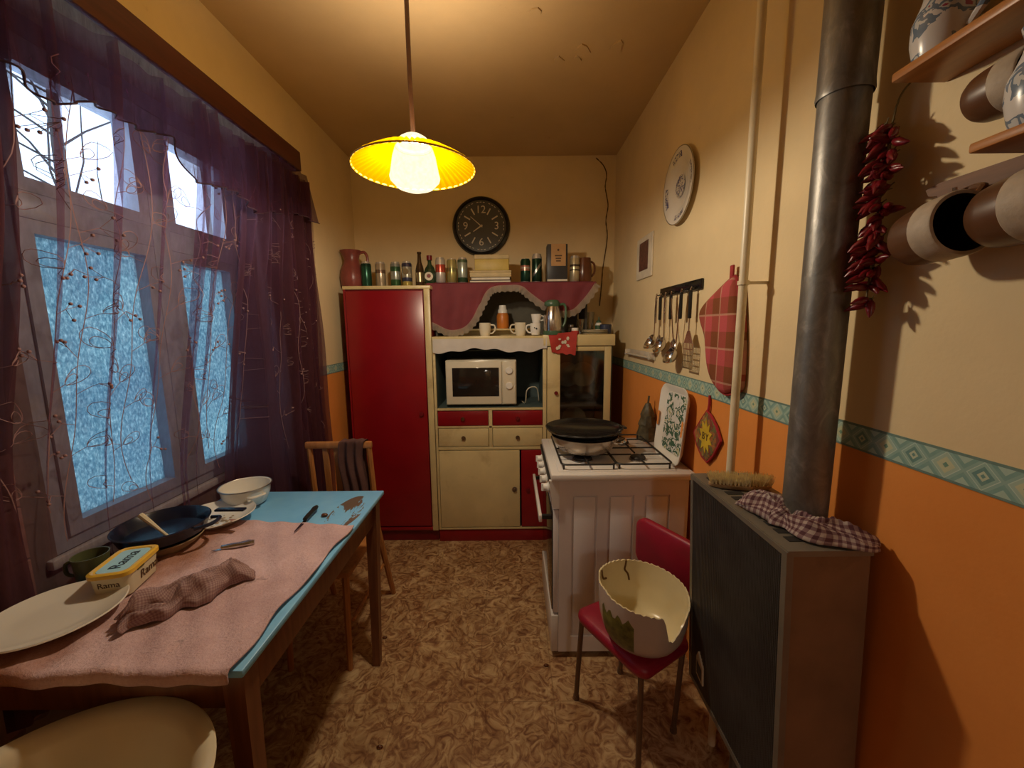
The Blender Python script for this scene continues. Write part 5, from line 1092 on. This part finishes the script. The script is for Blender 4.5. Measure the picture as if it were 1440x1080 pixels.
# string of dried chillies
cs = thing('chilli_string', 'string of dried red chillies hanging beside the flue pipe', 'chillies', (.708, .803, 1.50))
MB().tube(smooth_path([(.752, .812, 1.90), (.722, .806, 1.85), (.708, .803, 1.7), (.704, .802, 1.55), (.702, .802, 1.49)], 5), .0018, 5).build('string', 'chilli_stem', cs)
def pepper_mesh(seed):
    r = random.Random(seed); L = r.uniform(.042, .062); bend = r.uniform(-.012, .012); m = MB(); pts = [(0, 0, 0), (L*.15, 0, bend*.1), (L*.4, 0, bend*.5), (L*.7, 0, bend), (L, 0, bend*1.2)]
    m.tube(pts, [.0045, .0078, .0085, .006, .0012], 7); m.cur = 1; m.tube([(-.014, .004, .003), (-.006, .001, .001), (.001, 0, 0)], [.0012, .0014, .004], 5); return m.mesh('chilli', ['chilli_red', 'chilli_stem'], 60)
pm = [pepper_mesh(s) for s in range(6)]
for k in range(84):
    z_ = 1.822-.31*k/83 - (.02 if k > 80 else 0); o = bpy.data.objects.new('chilli', pm[k % 6]); COL.objects.link(o); o.parent = cs
    a = rnd.uniform(0, 2*math.pi); r_ = rnd.uniform(.002, .014) if k < 76 else .003
    o.location = Vector((.708+r_*math.cos(a), .803+r_*math.sin(a), z_))-cs.location; o.rotation_euler = (rnd.uniform(-1, 1), rnd.uniform(.15, 1.0), a)
    if o.location.x+cs.location.x > .70 and math.cos(a) > .3: o.rotation_euler.z = math.pi-a
    o.scale = (.72, .95, .95)

# wall shelf, upper and lower boards, with vases and mugs
sh = thing('upper_wall_shelf', 'brown wooden shelf board high on the right wall', 'shelf', (.72, .4, 1.885)); MB().rbox(.664, WR-.001, .10, .758, 1.864, 1.879, .003).build('board', 'shelf_wood', sh); MB().box(WR-.012, WR-.001, .12, .745, 1.879, 1.90).build('back_rail', 'shelf_wood', sh, None)
sh = thing('lower_wall_shelf', 'brown wooden shelf board below the upper one at the frame edge', 'shelf', (.72, .3, 1.70)); MB().rbox(.660, WR-.001, .06, .614, 1.691, 1.705, .003).build('board', 'shelf_wood', sh)
MB().box(WR-.012, WR-.001, .08, .60, 1.705, 1.72).build('back_rail', 'shelf_wood', sh, None)
mr = thing('mug_rail', 'dark carved wooden rail with hooks below the shelf', 'rail', (WR-.01, .5, 1.64))
pl = [(.10, 1.735), (.44, 1.730), (.58, 1.722), (.70, 1.716), (.722, 1.706), (.716, 1.694), (.700, 1.690), (.703, 1.668), (.712, 1.655), (.700, 1.640), (.66, 1.622), (.58, 1.612), (.44, 1.605), (.10, 1.600)]
pl = [(y+.025, min(1.689, z_-.022)) for y, z_ in pl]
MB().prism(pl, WR-.022, WR-.001, 'yz').build('board', 'rail_wood', mr, None)
for y, z_ in ((.672, 1.655), (.565, 1.655)): MB().tube(smooth_path([(WR-.022, y, z_), (WR-.045, y, z_-.004), (WR-.05, y, z_+.010)], 4), .003, 6).build('hook', 'chrome', mr)
def hang_mug(label, c, axis, r=.047, h=.105):
    t = thing('hanging_mug', label, 'mug', tuple(c), 0, 'brown ceramic mugs hanging on the rail'); ax_ = Vector(axis).normalized(); q = Vector((0, 0, 1)).rotation_difference(ax_).to_matrix()
    MB().lathe([(0, 0), (r*.80, 0), (r*.92, .008), (r*.97, h*.25), (r, h*.56)], 36, (0, 0, 0), q).local('lower_body', 'mug_brown', t); MB().lathe([(r, h*.56), (r*1.03, h*.58), (r*1.03, h*.97), (r*1.0, h), (r*.90, h)], 36, (0, 0, 0), q).local('pale_band', 'mug_band', t)
    MB().lathe([(r*.90, h), (r*.88, h*.5), (r*.8, .01), (0, .008)], 36, (0, 0, 0), q).local('inside', 'mug_inside_black', t)  # inside of the mug in near-black
    e = Vector((.55, 0, .85)); e = (e-ax_*e.dot(ax_)).normalized(); p = lambda a, b: ax_*a+e*b
    MB().tube(smooth_path([p(h*.82, r*.98), p(h*.86, r*1.4), p(h*.5, r*1.55), p(h*.22, r*1.35), p(h*.25, r*.95)], 6), .006, 8).local('handle', 'mug_brown', t); return t
hang_mug('brown mug with pale band hanging nearest the chillies', (.690, .713, 1.592), (-.09, -1, .10), .048, .088); hang_mug('brown mug with pale band hanging at the right frame edge', (.700, .607, 1.600), (-.05, -1, .10), .048, .088)
t = hang_mug('dark brown mug hanging below the upper shelf', (.712, .655, 1.782), (0, -1, .05), .038, .070)
def vase(label, c, prof_, mtn, sp=None):
    t = thing('floral_jug', label, 'jug', c, 0, 'floral jugs on the wall shelves'); MB().lathe(prof_, 30).local('body', mtn, t); MB().tube(smooth_path([(0, -.036, .11), (0, -.060, .10), (0, -.064, .06), (0, -.040, .03)], 5), .006, 8).local('handle', mtn, t); return t
vp = [(0, 0), (.030, 0), (.034, .01), (.040, .04), (.040, .065), (.030, .095), (.027, .11), (.033, .13), (.030, .13), (.024, .11), (0, .10)]
vase('white jug with blue and pink floral glaze on the lower shelf', (.705, .565, 1.7055), vp, 'floral_blue'); vase('blue and pink floral jug on the upper shelf', (.715, .728, 1.8795), vp, 'floral_blue')
